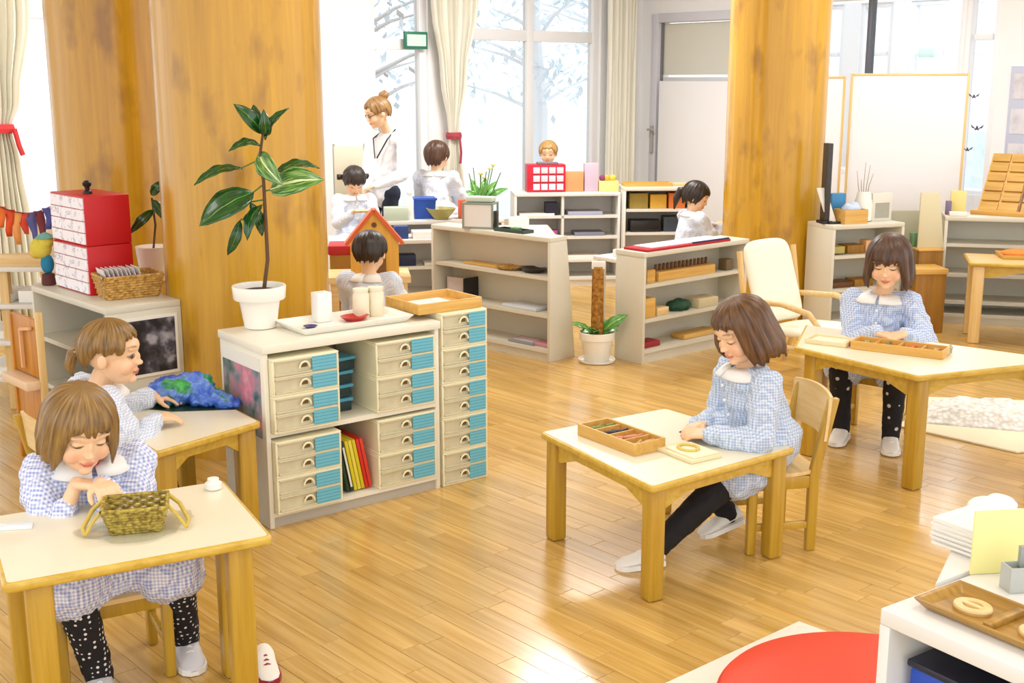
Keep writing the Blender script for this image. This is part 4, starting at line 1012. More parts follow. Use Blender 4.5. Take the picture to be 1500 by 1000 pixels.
# ---- rubber plant on the drawer cabinet
pp=at(382,479,.7505)
def leaf_mat(name,c1,c2,c3,w):
    m,n,l,b=new_mat(name); uv=n.new('ShaderNodeUVMap'); uv.uv_map='UVMap'; sp=n.new('ShaderNodeSeparateXYZ'); l.new(uv.outputs[0],sp.inputs[0])
    a=n.new('ShaderNodeMath'); a.operation='SUBTRACT'; a.inputs[1].default_value=.5; l.new(sp.outputs[1],a.inputs[0]); ab=n.new('ShaderNodeMath'); ab.operation='ABSOLUTE'; l.new(a.outputs[0],ab.inputs[0])
    t=n.new('ShaderNodeTexNoise'); t.inputs['Scale'].default_value=1; mp=n.new('ShaderNodeMapping'); mp.inputs['Scale'].default_value=(2.5,14,1); l.new(uv.outputs[0],mp.inputs[0]); l.new(mp.outputs[0],t.inputs[0])
    rp=n.new('ShaderNodeValToRGB'); rp.color_ramp.elements[0].color=lin(c1); rp.color_ramp.elements[1].color=lin(c2); rp.color_ramp.elements[0].position=.42; rp.color_ramp.elements[1].position=.62; l.new(t.outputs[0],rp.inputs[0])
    g=n.new('ShaderNodeMath'); g.operation='LESS_THAN'; g.inputs[1].default_value=w; l.new(ab.outputs[0],g.inputs[0]); mx=n.new('ShaderNodeMix'); mx.data_type='RGBA'; mx.inputs[7].default_value=lin(c3); l.new(rp.outputs[0],mx.inputs[6]); l.new(g.outputs[0],mx.inputs[0])
    l.new(mx.outputs[2],b.inputs['Base Color']); b.inputs['Roughness'].default_value=.25; b.inputs['Coat Weight'].default_value=.3; return m
LEAF_D=leaf_mat('dark_glossy_leaf','#123d12','#24601f','#6f9a48',.02); LEAF_V=leaf_mat('variegated_leaf','#23661f','#93b863','#d9e6a4',.05); LEAF_L=leaf_mat('fresh_green_leaf','#3f8a35','#77b556','#b7d98c',.03)
def leaf(parent,base,tip,wid,facing,mat,droop=.03,cup=.25,org=V((0,0,0)),name='leaf'):
    base=V(base);tip=V(tip);d=tip-base;L=d.length;dn=d/L;fa=V(facing);fa=(fa-dn*fa.dot(dn)).normalized();sd=dn.cross(fa)
    N,K=12,6; vs=[];uv=[];fs=[]
    for i in range(N+1):
        u=i/N; w=wid*max(.012,(sin(pi*min(1,u**.85))**.8)); c=base+d*u+fa*droop*sin(pi*u)
        for k in range(K+1):
            q=k/K*2-1; vs.append(c+sd*q*w/2-fa*cup*abs(q)**1.5*-w*.35-org+fa*.003*cos(q*9+u*20)); uv.append((u,k/K))
    for i in range(N):
        for k in range(K): a=i*(K+1)+k; fs.append((a,a+1,a+K+2,a+K+1))
    me=bpy.data.meshes.new(name); me.from_pydata([tuple(v) for v in vs],[],fs); ul=me.uv_layers.new(name='UVMap')
    for lp in me.loops: ul.data[lp.index].uv=uv[lp.vertex_index]
    for p in me.polygons: p.use_smooth=True
    o=link(name,me,mat,parent); s=o.modifiers.new('t','SOLIDIFY'); s.thickness=.0025; return o
t=thing('potted_rubber_plant','tall rubber plant with large glossy leaves in white pot on the cabinet','plant',tuple(pp),0)
pot=MB().lathe([(.06,0),(.066,.004),(.083,.115),(.084,.118),(.103,.12),(.106,.126),(.110,.172),(.108,.176),(.099,.176),(.094,.15),(.02,.148)],40).build('pot',M_CERAMIC,t,smooth=True)
MB().lathe([(.095,.150),(.06,.158),(.01,.16)],24).build('soil',plain('dark_soil','#3a2a1c',.95,.3,40),t,smooth=True)
YP=pp.y
def pl(px,py,dy=0): p=at(px,py,Y=YP+dy); return p-pp
st=[V((0.02,0,.155)),pl(392,380,-.01),pl(389,320),pl(386,265,-.01),pl(381,225,-.02),pl(386,190,-.02)]
MB().tube(st,[.0085,.008,.0075,.007,.006,.005],8).build('stem',plain('brown_stem','#5f4327',.7,.2,40),t,smooth=True)
cv=V((0,-1,.25))
for (b,tp,wd,mat,dy,fa) in [((354,246),(284,271),.055,LEAF_D,-.1,(0.1,-.6,1)),((372,281),(292,331),.125,LEAF_D,-.12,(.25,-.75,.75)),((386,196),(342,152),.062,LEAF_D,-.04,(.4,-1,.3)),
    ((388,190),(371,153),.05,LEAF_D,.02,(-.2,-1,.1)),((388,205),(423,158),.042,LEAF_D,-.02,(-.6,-.8,.3)),((390,200),(386,160),.05,LEAF_D,-.05,(.2,-1,0)),((384,214),(335,221),.05,LEAF_D,-.08,(0,-.7,1)),
    ((379,224),(414,271),.085,LEAF_V,-.1,(-.4,-1,.3)),((396,278),(474,263),.125,LEAF_V,-.08,(.0,-.9,.55)),((404,252),(468,246),.06,LEAF_D,.08,(0,-.6,1)),((383,300),(362,352),.06,LEAF_D,-.06,(-.5,-1,0)),
    ((352,322),(333,374),.045,LEAF_D,.0,(.5,-1,.2)),((366,296),(384,346),.05,LEAF_D,.05,(.6,-.8,0))]:
    leaf(t,pl(*b),pl(*tp,dy=dy),wd,fa,mat)
pet=MB()
for b,e in [((383,232),(354,246)),((388,268),(372,281)),((387,280),(396,278)),((387,262),(404,252)),((388,300),(383,300)),((388,312),(352,322)),((388,292),(366,296))]: pet.tube([pl(*b),pl(*e)],.0035,6)
pet.build('petioles',plain('green_stem','#5c7a33',.6),t)
t=thing('hanging_leaf_plant','dark drooping leaf plant half hidden between the two columns','plant',(-1.86,6.15,0),0)
MB().lathe([(.07,0),(.09,.16),(.08,.16),(.02,.14)],20,(0,0,.75)).build('pot',M_CERAMIC,t,smooth=True)
MB().tube([(0,0,.88),(.02,0,1.02),(.01,0,1.16)],.006,6).build('stem',plain('brown_stem','#5f4327',.7,.2,40),t)
for a,b in [((0.01,0,1.15),(.12,-.05,1.02)),((0.02,0,1.1),(-.1,-.05,.98)),((.01,0,1.17),(.08,.0,1.25))]: leaf(t,a,b,.05,(0.2,-1,.3),LEAF_D)
t_=MB().lathe([(.17,0),(.17,.02),(.03,.03),(.03,.72),(.15,.73),(.15,.75)],24)
solo('plant_stand','round pale plant stand between the two golden columns','stand',t_,M_BIRCHZ,(-1.86,6.15,0),smooth=True)
# ---- tray and jars on the cabinet
CZ=.7506
ct=cabP(.455,.165,CZ)
tr=thing('ceramic_tray','wide white ceramic tray with sloping rim on the drawer cabinet','tray',ct,CBa)
open_box(MB(),.47,.20,.032,.008,.03).build('tray_body',M_CERAMIC,tr,bevel=.003)
TZ=ct[2]+.0085
def on_tray(x,y,dz=0): return cabP(.455+x,.165+y,TZ+dz)
solo('blue_dish','small dark blue dish lying in the white tray','dish',MB().lathe([(.015,0),(.03,.012),(.027,.012),(.01,.004)],20),plain('cobalt_glaze','#2c3a86',.25),on_tray(-.17,-.02),smooth=True)
solo('red_dish','oval red dish lying in the white tray','dish',MB().lathe([(.03,0),(.05,.02),(.046,.02),(.02,.006)],24,sx=1.3),plain('red_glaze','#c4281f',.3),on_tray(.06,.02),CBa,smooth=True)
def jar(x,y,h,r,lab,mat,grp=None):
    t=thing('storage_jar',lab,'jar',on_tray(x,y),CBa,grp)
    MB().lathe([(r*.95,0),(r,.006),(r,h*.8),(r*.86,h*.86),(r*.86,h*.9)],24).build('jar_body',mat,t,smooth=True)
    MB().lathe([(r*.92,h*.9),(r*.94,h*.92),(r*.94,h),(r*.2,h+.003)],24).build('lid',plain('cream_lid','#ece4cc',.4),t,smooth=True); return t
simple_box('white_canister','plain square white canister at the left end of the tray','canister',.068,.06,.125,on_tray(-.06,.085),CBa,M_WHITE)
jar(.115,.06,.125,.036,'pale cream jar in the tray, nearer the column',plain('cream_jar','#e6dcc0',.3,.08,30),'cream jars in the tray')
jar(.185,.055,.125,.036,'pale cream jar in the tray, nearer the wooden tray',plain('cream_jar','#e6dcc0',.3,.08,30),'cream jars in the tray')
tq=cabP(.905,.17,.7756)
wt=thing('wooden_tray','shallow honey wood tray with paper on top of the drawer tower','tray',tq,CBa)
open_box(MB(),.33,.27,.045,.01).build('tray_body',M_OAKBOX,wt,bevel=.002)
MB().cbox((-.02,0,.014),(.22,.2,.006)).build('paper_sheet',M_PAPER,wt)
# ---- left shelf: red chest, basket, toy, poster
DSr=R(DSa)
def dsP(x,y,z=.7586): q=from_frame(DS,DSr,x,y); return (q[0],q[1],z)
chest_o=dsP(.115,.085)
for k in range(2):
    t=thing('drawer_chest','red chest of small white drawers, '+('lower one standing on the pale shelf' if k==0 else 'upper one stacked on its twin'),'chest',(chest_o[0],chest_o[1],.7586+k*.233),DSr,'stacked red drawer chests')
    w,d,h=.385,.225,.231
    MB().box((0,.004,0),(w,d,h)).build('body',M_RED,t,bevel=.003)
    pr=ramp_print('tiny_blue_symbols',[(0,'#f3eef4'),(.57,'#f3eff5'),(.61,'#b9c6de'),(.64,'#d8b6c2'),(.68,'#f3eef4'),(1,'#f6f2f6')],30,.5,2,1.1)
    for i in range(3):
        for j in range(4):
            x0=.006+i*(w-.012)/3; z0=.006+j*(h-.012)/4
            MB().box((x0+.002,-.004,z0+.002),(x0+(w-.012)/3-.002,.006,z0+(h-.012)/4-.002)).build('drawer_front',pr,t,bevel=.0015,seg=1)
    if k==0: MB().box((w,.02,.05),(w+.006,.05,.10)).build('handle',plain('dark_red_plastic','#6d1018',.4),t,bevel=.002)
solo('black_figure','small black knobbed figure standing on the red chest','figurine',MB().lathe([(.022,0),(.022,.012),(.011,.018),(.011,.03),(.02,.04),(.022,.05),(.012,.062),(.002,.064)],16),M_BLACK,dsP(.36,.17,.7586+.4645),smooth=True)
def wicker(name,c1,c2,sc):
    m,n,l,b=new_mat(name); tc=n.new('ShaderNodeTexCoord'); t=n.new('ShaderNodeTexNoise'); t.inputs['Scale'].default_value=sc; t.inputs['Detail'].default_value=3
    l.new(tc.outputs['Object'],t.inputs[0]); rp=n.new('ShaderNodeValToRGB'); rp.color_ramp.elements[0].color=lin(c1); rp.color_ramp.elements[1].color=lin(c2); rp.color_ramp.elements[0].position=.35; rp.color_ramp.elements[1].position=.65
    l.new(t.outputs[0],rp.inputs[0]); l.new(rp.outputs[0],b.inputs['Base Color']); b.inputs['Roughness'].default_value=.7; return m
WK=wicker('honey_wicker','#a07330','#d9ae60',70); STRAW=wicker('green_straw','#7a6420','#c2ab4c',90)
def woven_basket(parent,w,d,h,fl,mat,rows=9,strand=.008,n_st=11,name='weave'):
    """rows of strands bowing in and out of upright stakes"""
    weave=MB(); stakes=MB()
    def pt(u,z,off):
        f=fl*z/h; a,b=w/2+f+off,d/2+f+off; r=.03
        per=2*(2*a+2*b); s=u*per
        segs=[((-a,-b),(a,-b)),((a,-b),(a,b)),((a,b),(-a,b)),((-a,b),(-a,-b))]
        for p,q in segs:
            L=abs(q[0]-p[0])+abs(q[1]-p[1])
            if s<=L: return V((p[0]+(q[0]-p[0])*s/L,p[1]+(q[1]-p[1])*s/L,z))
            s-=L
        return V((-a,-b,z))
    NU=n_st*8
    for k in range(rows):
        z=h*(k+.5)/rows
        pts=[pt(i/NU,z,.0022*sin(2*pi*i/NU*n_st*2+pi*(k%2))) for i in range(NU+1)]
        weave.tube(pts,h/rows*.52,5,cap=False)
    for i in range(n_st*4):
        u=i/(n_st*4); stakes.tube([pt(u,0,0),pt(u,h,0)],strand*.4,5)
    weave.build(name,mat,parent,smooth=True); stakes.build('stakes',mat,parent,smooth=True)
    rim=MB(); NN=48; rim.tube([pt(i/NN,h,0) for i in range(NN+1)],h/rows*.62,6,cap=False); rim.build('rim',mat,parent,smooth=True)
    MB().box((-w/2+.004,-d/2+.004,.0),(w/2-.004,d/2-.004,.006)).build('base',mat,parent)
bq=at(187,440,.7586)
bk=thing('wicker_basket','honey wicker basket full of cards beside the red chest','basket',dsP(.72,.175),DSr)
bk.rotation_euler=(0,0,R(35)); bk.location=at(189,433,.7586)
woven_basket(bk,.235,.15,.105,.022,WK,rows=9)
rg=random.Random(5)
for k in range(9):
    p=V((-.09+.02*k,0,.02)); m=MB().cbox((0,0,.068),(.003,.115,.135))
    o=solo('picture_card','small printed card upright in the wicker basket, %s from the red chest'%['first','second','third','fourth','fifth','sixth','seventh','eighth','ninth'][k],'card',m,ramp_print('printed_card',[(0,'#2a2a30'),(.38,'#45464d'),(.45,'#eceaec'),(1,'#fbfafb')],28,.5,2,.7),None,0,'cards in the wicker basket')
    o.parent=None; q=Matrix.Rotation(R(35),4,'Z')@p; o.location=V(bk.location)+V((q.x,q.y,.008)); o.rotation_euler=(0,R(-18+3*rg.random()),R(35))
t=thing('toy_tree','knitted toy with yellow green head, blue body and brown base on the shelf','toy',tuple(at(72,417,.7586)),0)
MB().lathe([(.03,0),(.034,.004),(.03,.055),(.01,.06)],16).build('toy_base',plain('dark_brown_wool','#5a2b2a',.8,.1,40),t,smooth=True)
MB().ell((0,0,.105),(.032,.03,.05)).build('toy_body',plain('teal_blue_wool','#1d7aa0',.8,.1,40),t,smooth=True)
hd=MB().ell((-.025,0,.185),(.052,.045,.055)); hd.ell((.0,0,.215),(.04,.04,.035)); hd.ell((-.05,0,.16),(.03,.03,.03)); hd.build('toy_head',ramp_print('yellow_green_wool',[(0,'#8fa33a'),(.5,'#d8c648'),(1,'#d39a44')],22,.8),t,smooth=True)
MB().lathe([(.05,.235),(.03,.25),(.005,.262)],14).build('toy_cap',plain('pale_teal_wool','#6fb0a4',.8),t,smooth=True)
pw=[from_frame(DS,DSr,.855,y) for y in (.03,.335)]
ph=MB().box((.8555,.03,.42),(.8605,.335,.70)).build('poster',M_PAPER,[o for o in COL.objects if o.name=='low_shelf'][0])
MB().box((.8605,.045,.435),(.8612,.322,.685)).build('photo_print',ramp_print('dark_stone_photo',[(0,'#0d0c10'),(.45,'#1d1b22'),(.55,'#4a4854'),(.66,'#9a98a2'),(1,'#c8c6cc')],13,.35,5,.3),ph)
simple_box('teal_stack','flat teal papers lying on the middle board of the pale shelf','papers',.16,.12,.012,dsP(.42,.16,.512),DSr,plain('pale_teal_paper','#9cc9bb',.6))
# ---- left edge: garland, rail, racks, orange rack
def flag_garland():
    a=V((-2.95,6.45,1.05)); b=V((-1.98,6.05,1.17)); a=at(-6,300,Y=6.2); b=at(86,296,Y=6.2)
    t=thing('flag_garland','string of small orange, blue and red flags above the wooden rail','garland',tuple(a),0)
    pts=[]
    for k in range(13): u=k/12; p=a+(b-a)*u-UP*.05*sin(pi*u); pts.append(p-a)
    MB().tube(pts,.003,5).build('string',plain('dark_red_cord','#7a2a32',.7),t)
    cl=['#e8722a','#e0501f','#efa35a','#d94a34','#5c5f9c','#7a3340','#4f56a0','#e2451f']
    for k in range(8):
        u=(k+.5)/8; p=a+(b-a)*u-UP*.05*sin(pi*u)-a; w=.052; h=.11+.03*(k%3)
        vs=[];fs=[]
        for j in range(5):
            z=-h*j/4; ww=w*(1-.12*j)
            for q in (-1,0,1): vs.append(p+V((q*ww*.5+.006*sin(j+k),.008*sin(j*1.5+k+q),z)))
        for j in range(4):
            for q in range(2): i=j*3+q; fs.append((i,i+1,i+4,i+3))
        o=MB().add(vs,fs).build('flag',plain('flag_cloth_%d'%k,cl[k],.8),t,smooth=True); s=o.modifiers.new('t','SOLIDIFY'); s.thickness=.002
flag_garland()
t=thing('wooden_rail_stand','pale wooden rail on posts with white cloth boards below the flags','stand',(0,0,0),0)
ra=at(-30,384,Y=6.3); rb=at(72,379,Y=6.3)
MB().bar(ra,rb,.05,.075).build('rail',M_BIRCH,t,bevel=.006)
for p in (at(5,384,Y=6.3),at(66,380,Y=6.3)): MB().box((p.x-.025,p.y-.025,0),(p.x+.025,p.y+.025,p.z-.03)).build('post',M_BIRCHZ,t,bevel=.005)
for k,z in enumerate((.16,.36,.56,.76)): MB().box((ra.x+.02,6.24,z),(at(0,0,Y=6.3).x+.27,6.62,z+.025)).build('shelf_board',M_SHELFW,t,bevel=.003)
for k,z in enumerate((.186,.386,.586)):
    for j in range(2):
        simple_box('paper_tray','white paper tray on the rail stand, %s board, %s'%(['lowest','second','third'][k],['outer','inner'][j]),'tray',.2,.28,.045+.02*j,(-2.78+j*.24,6.43,z),.0,[M_PAPER,M_WHITE][j],'white paper trays on the rail stand')
oo=at(35,640,.0); 
OR=(-2.13,5.02); 
t=thing('orange_wood_rack','narrow orange wooden rack with two tall panels behind the girls','rack',(-2.23,5.33,0),R(-47))
# local x along the rack, front towards -y
MB().box((-.17,.0,0),(-.145,.03,.69)).build('post',M_ORANGE,t,bevel=.004); MB().box((.145,.0,0),(.17,.03,.74)).build('post',M_BIRCHZ,t,bevel=.004)
MB().box((-.145,.008,.43),(.145,.026,.70)).build('panel',M_ORANGE,t,bevel=.003); MB().box((-.145,.008,.04),(.145,.026,.385)).build('panel',M_ORANGE,t,bevel=.003)
MB().box((-.15,-.06,.385),(.15,.03,.425)).build('shelf_board',plain('pinkish_beech','#e6c6a0',.5),t,bevel=.004)
hb=MB(); hb.bar((-.02,-.004,.46),(-.02,-.004,.64),.014,.014); hb.bar((-.02,-.004,.64),(.10,-.004,.66),.014,.014); hb.build('hook_frame',plain('peach_wood','#e9b27c',.5),t)
MB().box((-.20,.05,.0),(-.165,.08,.56)).build('post',M_DARKWOOD,t,bevel=.004)
# ---- table with the blue bundle
bp_=at(268,590,ZB+.001)
def bundle():
    mb=MB(); rg=random.Random(3); t=thing('plastic_bundle','crumpled bundle of blue and green plastic lying on the child table','bundle',(bp_.x,bp_.y,ZB+.001),R(-12))
    mb.ell((-.03,0,.05),(.11,.09,.06)); mb.ell((.04,.02,.06),(.09,.08,.065)); mb.ell((.12,.0,.025),(.10,.07,.03)); mb.ell((-.1,.03,.03),(.07,.06,.04)); mb.ell((.2,-.01,.012),(.05,.05,.018))
    me=remesh(mb,.006,'bundle',1)
    n3=[0.0]*(3*len(me.vertices)); me.vertices.foreach_get('normal',n3); c3=[0.0]*len(n3); me.vertices.foreach_get('co',c3)
    for i in range(0,len(n3),3):
        p=V(c3[i:i+3])*26; nn=.022*(abs(noise.noise(p))-.2)+.010*noise.noise(p*2.7)
        for k in range(3): c3[i+k]+=n3[i+k]*nn
        c3[i+2]=max(.0005,c3[i+2])
    me.vertices.foreach_set('co',c3); me.update()
    link('foil',me,ramp_print('blue_green_plastic',[(0,'#1a3a9a'),(.36,'#2b56bd'),(.48,'#4f78d4'),(.54,'#6f95dc'),(.58,'#2f8a4a'),(.7,'#55c45e'),(1,'#7be27a')],8,.25,3,1.7),t)
    MB().prism([(-.19,-.10),(.02,-.13),(.25,-.05),(.22,.06),(0,.1),(-.15,.07)],0,.003).build('sheet',plain('black_green_foil','#143322',.3),t)
bundle()
# ---- nearest table: straw basket, tub, wrapper
bA=at(197,778,ZA+.001)
rzA=atan2(uA.y,uA.x)
sb=thing('straw_basket','rectangular straw basket with two hinged handles on the nearest table','basket',(bA.x,bA.y+.025,ZA+.001),rzA-R(14))
woven_basket(sb,.125,.085,.075,.022,STRAW,rows=9,strand=.006,n_st=8)
for q in (-1,1):
    h=MB(); h.tube([(q*.085,.045,.074),(q*.115,.02,.055),(q*.138,-.03,.022),(q*.130,-.05,.010)],.006,8); h.tube([(q*.085,-.04,.072),(q*.11,-.05,.045),(q*.130,-.05,.010)],.005,8)
    h.build('handle',plain('straw_rope','#c9ad4e',.7,.15,90),sb,smooth=True)
wr_m=MB(); N=26; vs=[(0,0,.004)]; rg=random.Random(2)
for k in range(N): a=2*pi*k/N; rr=1+.18*sin(3*a)+.1*rg.random(); vs.append((.145*rr*cos(a),.10*rr*sin(a),.002+.006*rg.random()))
fs=[(0,1+k,1+(k+1)%N) for k in range(N)]
o=solo('clear_wrapper','crinkled clear plastic wrapper lying under the straw basket','wrapper',wr_m.add(vs,fs),glass('clear_film','#f2f4f2',.18),(bA.x,bA.y+.02,ZA+.0012),rzA); 
p=at(313,716,ZA+.001)
t=thing('white_tub','small white tub with lid at the far corner of the nearest table','tub',(p.x,p.y,ZA+.001),0)
MB().lathe([(.019,0),(.024,.003),(.025,.020),(.020,.024)],20).build('tub_body',M_WHITE,t,smooth=True); MB().lathe([(.017,.024),(.017,.034),(.003,.035)],20).build('lid',M_WHITE,t,smooth=True)
p=at(22,772,ZA+.001); o=solo('folded_napkin','folded white and blue napkin at the edge of the nearest table','napkin',MB().prism(rounded([(-.05,-.02),(.05,-.025),(.045,.02),(-.045,.02)],.008),0,.008),ramp_print('white_blue_paper',[(0,'#a8cbe2'),(.5,'#e9f0f4'),(1,'#ffffff')],12,.7),(p.x,p.y,ZA+.001),.2,bevel=.002)
bead=at(168,712,.60)
solo('wooden_bead','small pink wooden bead held between the fingers over the basket','bead',MB().ell((0,0,0),(.011,.011,.011),None,12,8),plain('pink_bead','#e4a38c',.4),at(165,716,Y=3.19),smooth=True)
# shoes on the floor behind the nearest table
for k,(px,py,lab,c,rz) in enumerate([(388,978,'red and white child shoe on the floor beside the near table leg','#9c1432',R(-70)),(352,955,'dark and white child shoe on the floor between the table legs','#4a1a24',R(-62))]):
    p=at(px,py,.0); t=thing('loose_shoe',lab,'shoe',(p.x,p.y,0),0); an=V((0,0,.062)); td=V((cos(rz),sin(rz),0))
    shoe(t,an,td,.95,V((0,0,0)),plain('white_canvas','#efeae0',.7),plain('shoe_rubber_%d'%k,c,.5),name='upper')
# ---- middle table: sorting box, frame, dice
def sorting_box(label,loc,rz,w,d,h,mat,items,cells=4):
    t=thing('sorting_box',label,'box',loc,rz)
    open_box(MB(),w,d,h,.009).build('box_body',mat,t,bevel=.0015,seg=1)
    for k in range(1,cells): x=-w/2+w*k/cells; MB().box((x-.003,-d/2+.01,.009),(x+.003,d/2-.01,h-.006)).build('divider',mat,t)
    rg=random.Random(len(label))
    for k,(c,n) in enumerate(items):
        x0=-w/2+w*(k+.5)/cells
        for j in range(n):
            m=MB().tube([(-.022,0,0),(.022,0,0)],.006,7); o=m.build('counting_peg',plain('peg_'+c[1:],c,.5),t,(x0+rg.uniform(-.012,.012),-d/2+.02+(d-.04)*(j+.5)/n,h-.013-rg.random()*.006)); o.rotation_euler=(0,0,rg.uniform(.9,2.2))
    return t
p=at(913,640,ZC+.02)
ang=atan2(TC[1][1]-TC[0][1],TC[1][0]-TC[0][0])
sorting_box('honey wooden sorting box of four cells on the middle table',(p.x-.01,p.y,ZC+.001),ang+R(6),.33,.15,.045,M_OAKBOX,[('#7a8a3a',5),('#3a3a48',4),('#d98d6c',5),('#cfa86a',4)])
p=at(1008,661,ZC+.01)
t=thing('printed_board','pale board with an oval printed card on the middle table','board',(p.x,p.y,ZC+.001),ang+R(4))
MB().cbox((0,0,.007),(.20,.145,.014)).build('board',plain('pale_maple','#e6d8ae',.5,.04,12),t,bevel=.003)
MB().cbox((.015,.005,.017),(.15,.12,.006)).build('card',plain('cream_card','#efe6c4',.6),t,bevel=.002)
MB().tube([(.04*cos(2*pi*k/28),.034*sin(2*pi*k/28),.023) for k in range(29)],.006,6,cap=False).build('oval_ring',plain('straw_yellow','#d3bc62',.6),t)
for k,(px,py) in enumerate([(1033,640),(1046,635)]):
    p=at(px,py,ZC+.01); solo('black_bead','black bead on the middle table, %s the girl'%['farther from','nearer to'][k],'bead',MB().lathe([(.004,0),(.011,.003),(.012,.010),(.006,.018),(.002,.019)],12),M_BLACK,(p.x,p.y,ZC+.001),group='black beads on the middle table',smooth=True)
p=at(1024,628,ZC+.01); solo('grey_ribbon','thin grey patterned ribbon below the sleeve on the middle table','ribbon',MB().cbox((0,0,.002),(.10,.03,.004)),ramp_print('grey_pattern',[(0,'#6d6870'),(.5,'#b9b4bd'),(1,'#e9e5ee')],40,.7),(p.x+.02,p.y-.005,ZC+.001),R(-20))
# ---- right table: sorting box, paler tray
p=at(1318,509,ZR+.02); angR=atan2(TR[1][1]-TR[0][1],TR[1][0]-TR[0][0])
sorting_box('honey wooden sorting box with coloured pegs on the large right table',(p.x,p.y,ZR+.001),angR+R(22),.42,.13,.04,M_OAKBOX,[('#a8a05a',4),('#5f7f68',4),('#d4672e',4),('#c2a15a',4)])
p=at(1216,499,ZR+.01)
t=thing('pale_tray','pale wooden tray left of the sorting box on the large right table','tray',(p.x,p.y,ZR+.001),angR+R(22)); open_box(MB(),.2,.15,.022,.008).build('tray_body',plain('pale_maple','#e6d8ae',.5,.04,12),t,bevel=.002); MB().cbox((0,0,.011),(.15,.1,.005)).build('card',plain('cream_card','#efe6c4',.6),t)
p=at(1249,502,ZR+.01); solo('pink_block','small pink block between tray and sorting box on the right table','block',MB().cbox((0,0,.012),(.04,.03,.024)),plain('rose_pink','#c96a78',.5),(p.x+.0,p.y-.03,ZR+.001),.3,bevel=.003)
p=at(1392,514,ZR+.01); solo('grey_pin','tiny grey peg standing alone on the large right table','peg',MB().lathe([(.008,0),(.009,.02),(.013,.024),(.003,.04)],12),M_GREYP,(p.x,p.y,ZR+.001),smooth=True)
# ---- armchair
def armchair():
    t=thing('armchair','white cushioned armchair with bent pale wood arms beside the right column','armchair',(1.78,7.05,0),R(-142))
    # faces local +y
    cu=MB(); prof=[(.33,.30),(.10,.285),(-.16,.265),(-.24,.33),(-.29,.52),(-.345,.74)]
    def cush(pts,w,th,name):
        vs=[];fs=[];n=len(pts)
        for (y,z) in pts:
            for x in (-w/2,-w/6,w/6,w/2): vs.append((x,y,z+(.012 if abs(x)<w/3 else 0)))
        for i in range(n-1):
            for k in range(3): a=i*4+k; fs.append((a,a+1,a+5,a+4))
        o=MB().add(vs,fs).build(name,plain('cream_white_cushion','#f3eedb',.8,.02,6),t,smooth=True)
        s=o.modifiers.new('t','SOLIDIFY'); s.thickness=th; s.offset=0; b=o.modifiers.new('s','SUBSURF'); b.levels=2; b.render_levels=2
    cush([(.32,.305),(.10,.29),(-.19,.27)],.44,.07,'seat_cushion'); cush([(-.19,.29),(-.25,.45),(-.31,.62),(-.36,.79)],.44,.06,'back_cushion')
    for q in (-1,1):
        x=q*.25
        MB().tube([(x,.30,0),(x,.33,.15),(x,.30,.34),(x,.20,.435),(x,.0,.465),(x,-.2,.45),(x,-.30,.44)],[.018]*7,10).build('bent_arm',M_BIRCH,t,smooth=True)
        MB().tube([(x,-.36,0),(x,-.30,.2),(x,-.29,.44),(x,-.34,.74)],[.018]*4,10).build('leg',M_BIRCHZ,t,smooth=True)
        MB().tube([(x,.32,.22),(x,-.30,.21)],.014,8).build('rail',M_BIRCH,t,smooth=True)
    MB().tube([(-.25,.32,.235),(.25,.32,.235)],.014,8).build('rail',M_BIRCH,t); MB().tube([(-.25,-.3,.22),(.25,-.3,.22)],.014,8).build('rail',M_BIRCH,t)
armchair()
# ---- staked pot plant
sp=at(874,529,.0)
solo('saucer','round white saucer under the staked pot plant','saucer',MB().lathe([(.095,0),(.115,.004),(.118,.018),(.11,.018),(.105,.008)],28),M_CERAMIC,(sp.x,sp.y,0),smooth=True)
t=thing('staked_plant','small green plant tied to a mossy stake in a white pot on the floor','plant',(sp.x,sp.y,.0085),0)
MB().lathe([(.075,0),(.08,.005),(.10,.135),(.112,.14),(.115,.185),(.108,.187),(.10,.15),(.03,.148)],32).build('pot',M_CERAMIC,t,smooth=True)
MB().lathe([(.1,.15),(.02,.16)],20).build('soil',plain('dark_soil','#3a2a1c',.95,.3,40),t)
MB().lathe([(.038,.15),(.04,.2),(.037,.55),(.03,.60)],12).build('moss_stake',wicker('brown_moss','#7d4f12','#b8822c',50),t)
MB().box((-.04,-.012,.585),(.045,.012,.635)).build('white_tag',M_PAPER,t,bevel=.004)
rg=random.Random(8)
for k in range(13):
    a=rg.random()*2*pi; L=.07+.09*rg.random(); b=V((.03*cos(a),.03*sin(a),.165)); leaf(t,b,b+V((cos(a)*L,sin(a)*L,.02+.07*rg.random())),.045,(0,-.4,1),LEAF_L,droop=.02)
leaf(t,(.04,-.02,.2),(.19,-.03,.30),.07,(0,-.8,.5),LEAF_L,droop=.03)
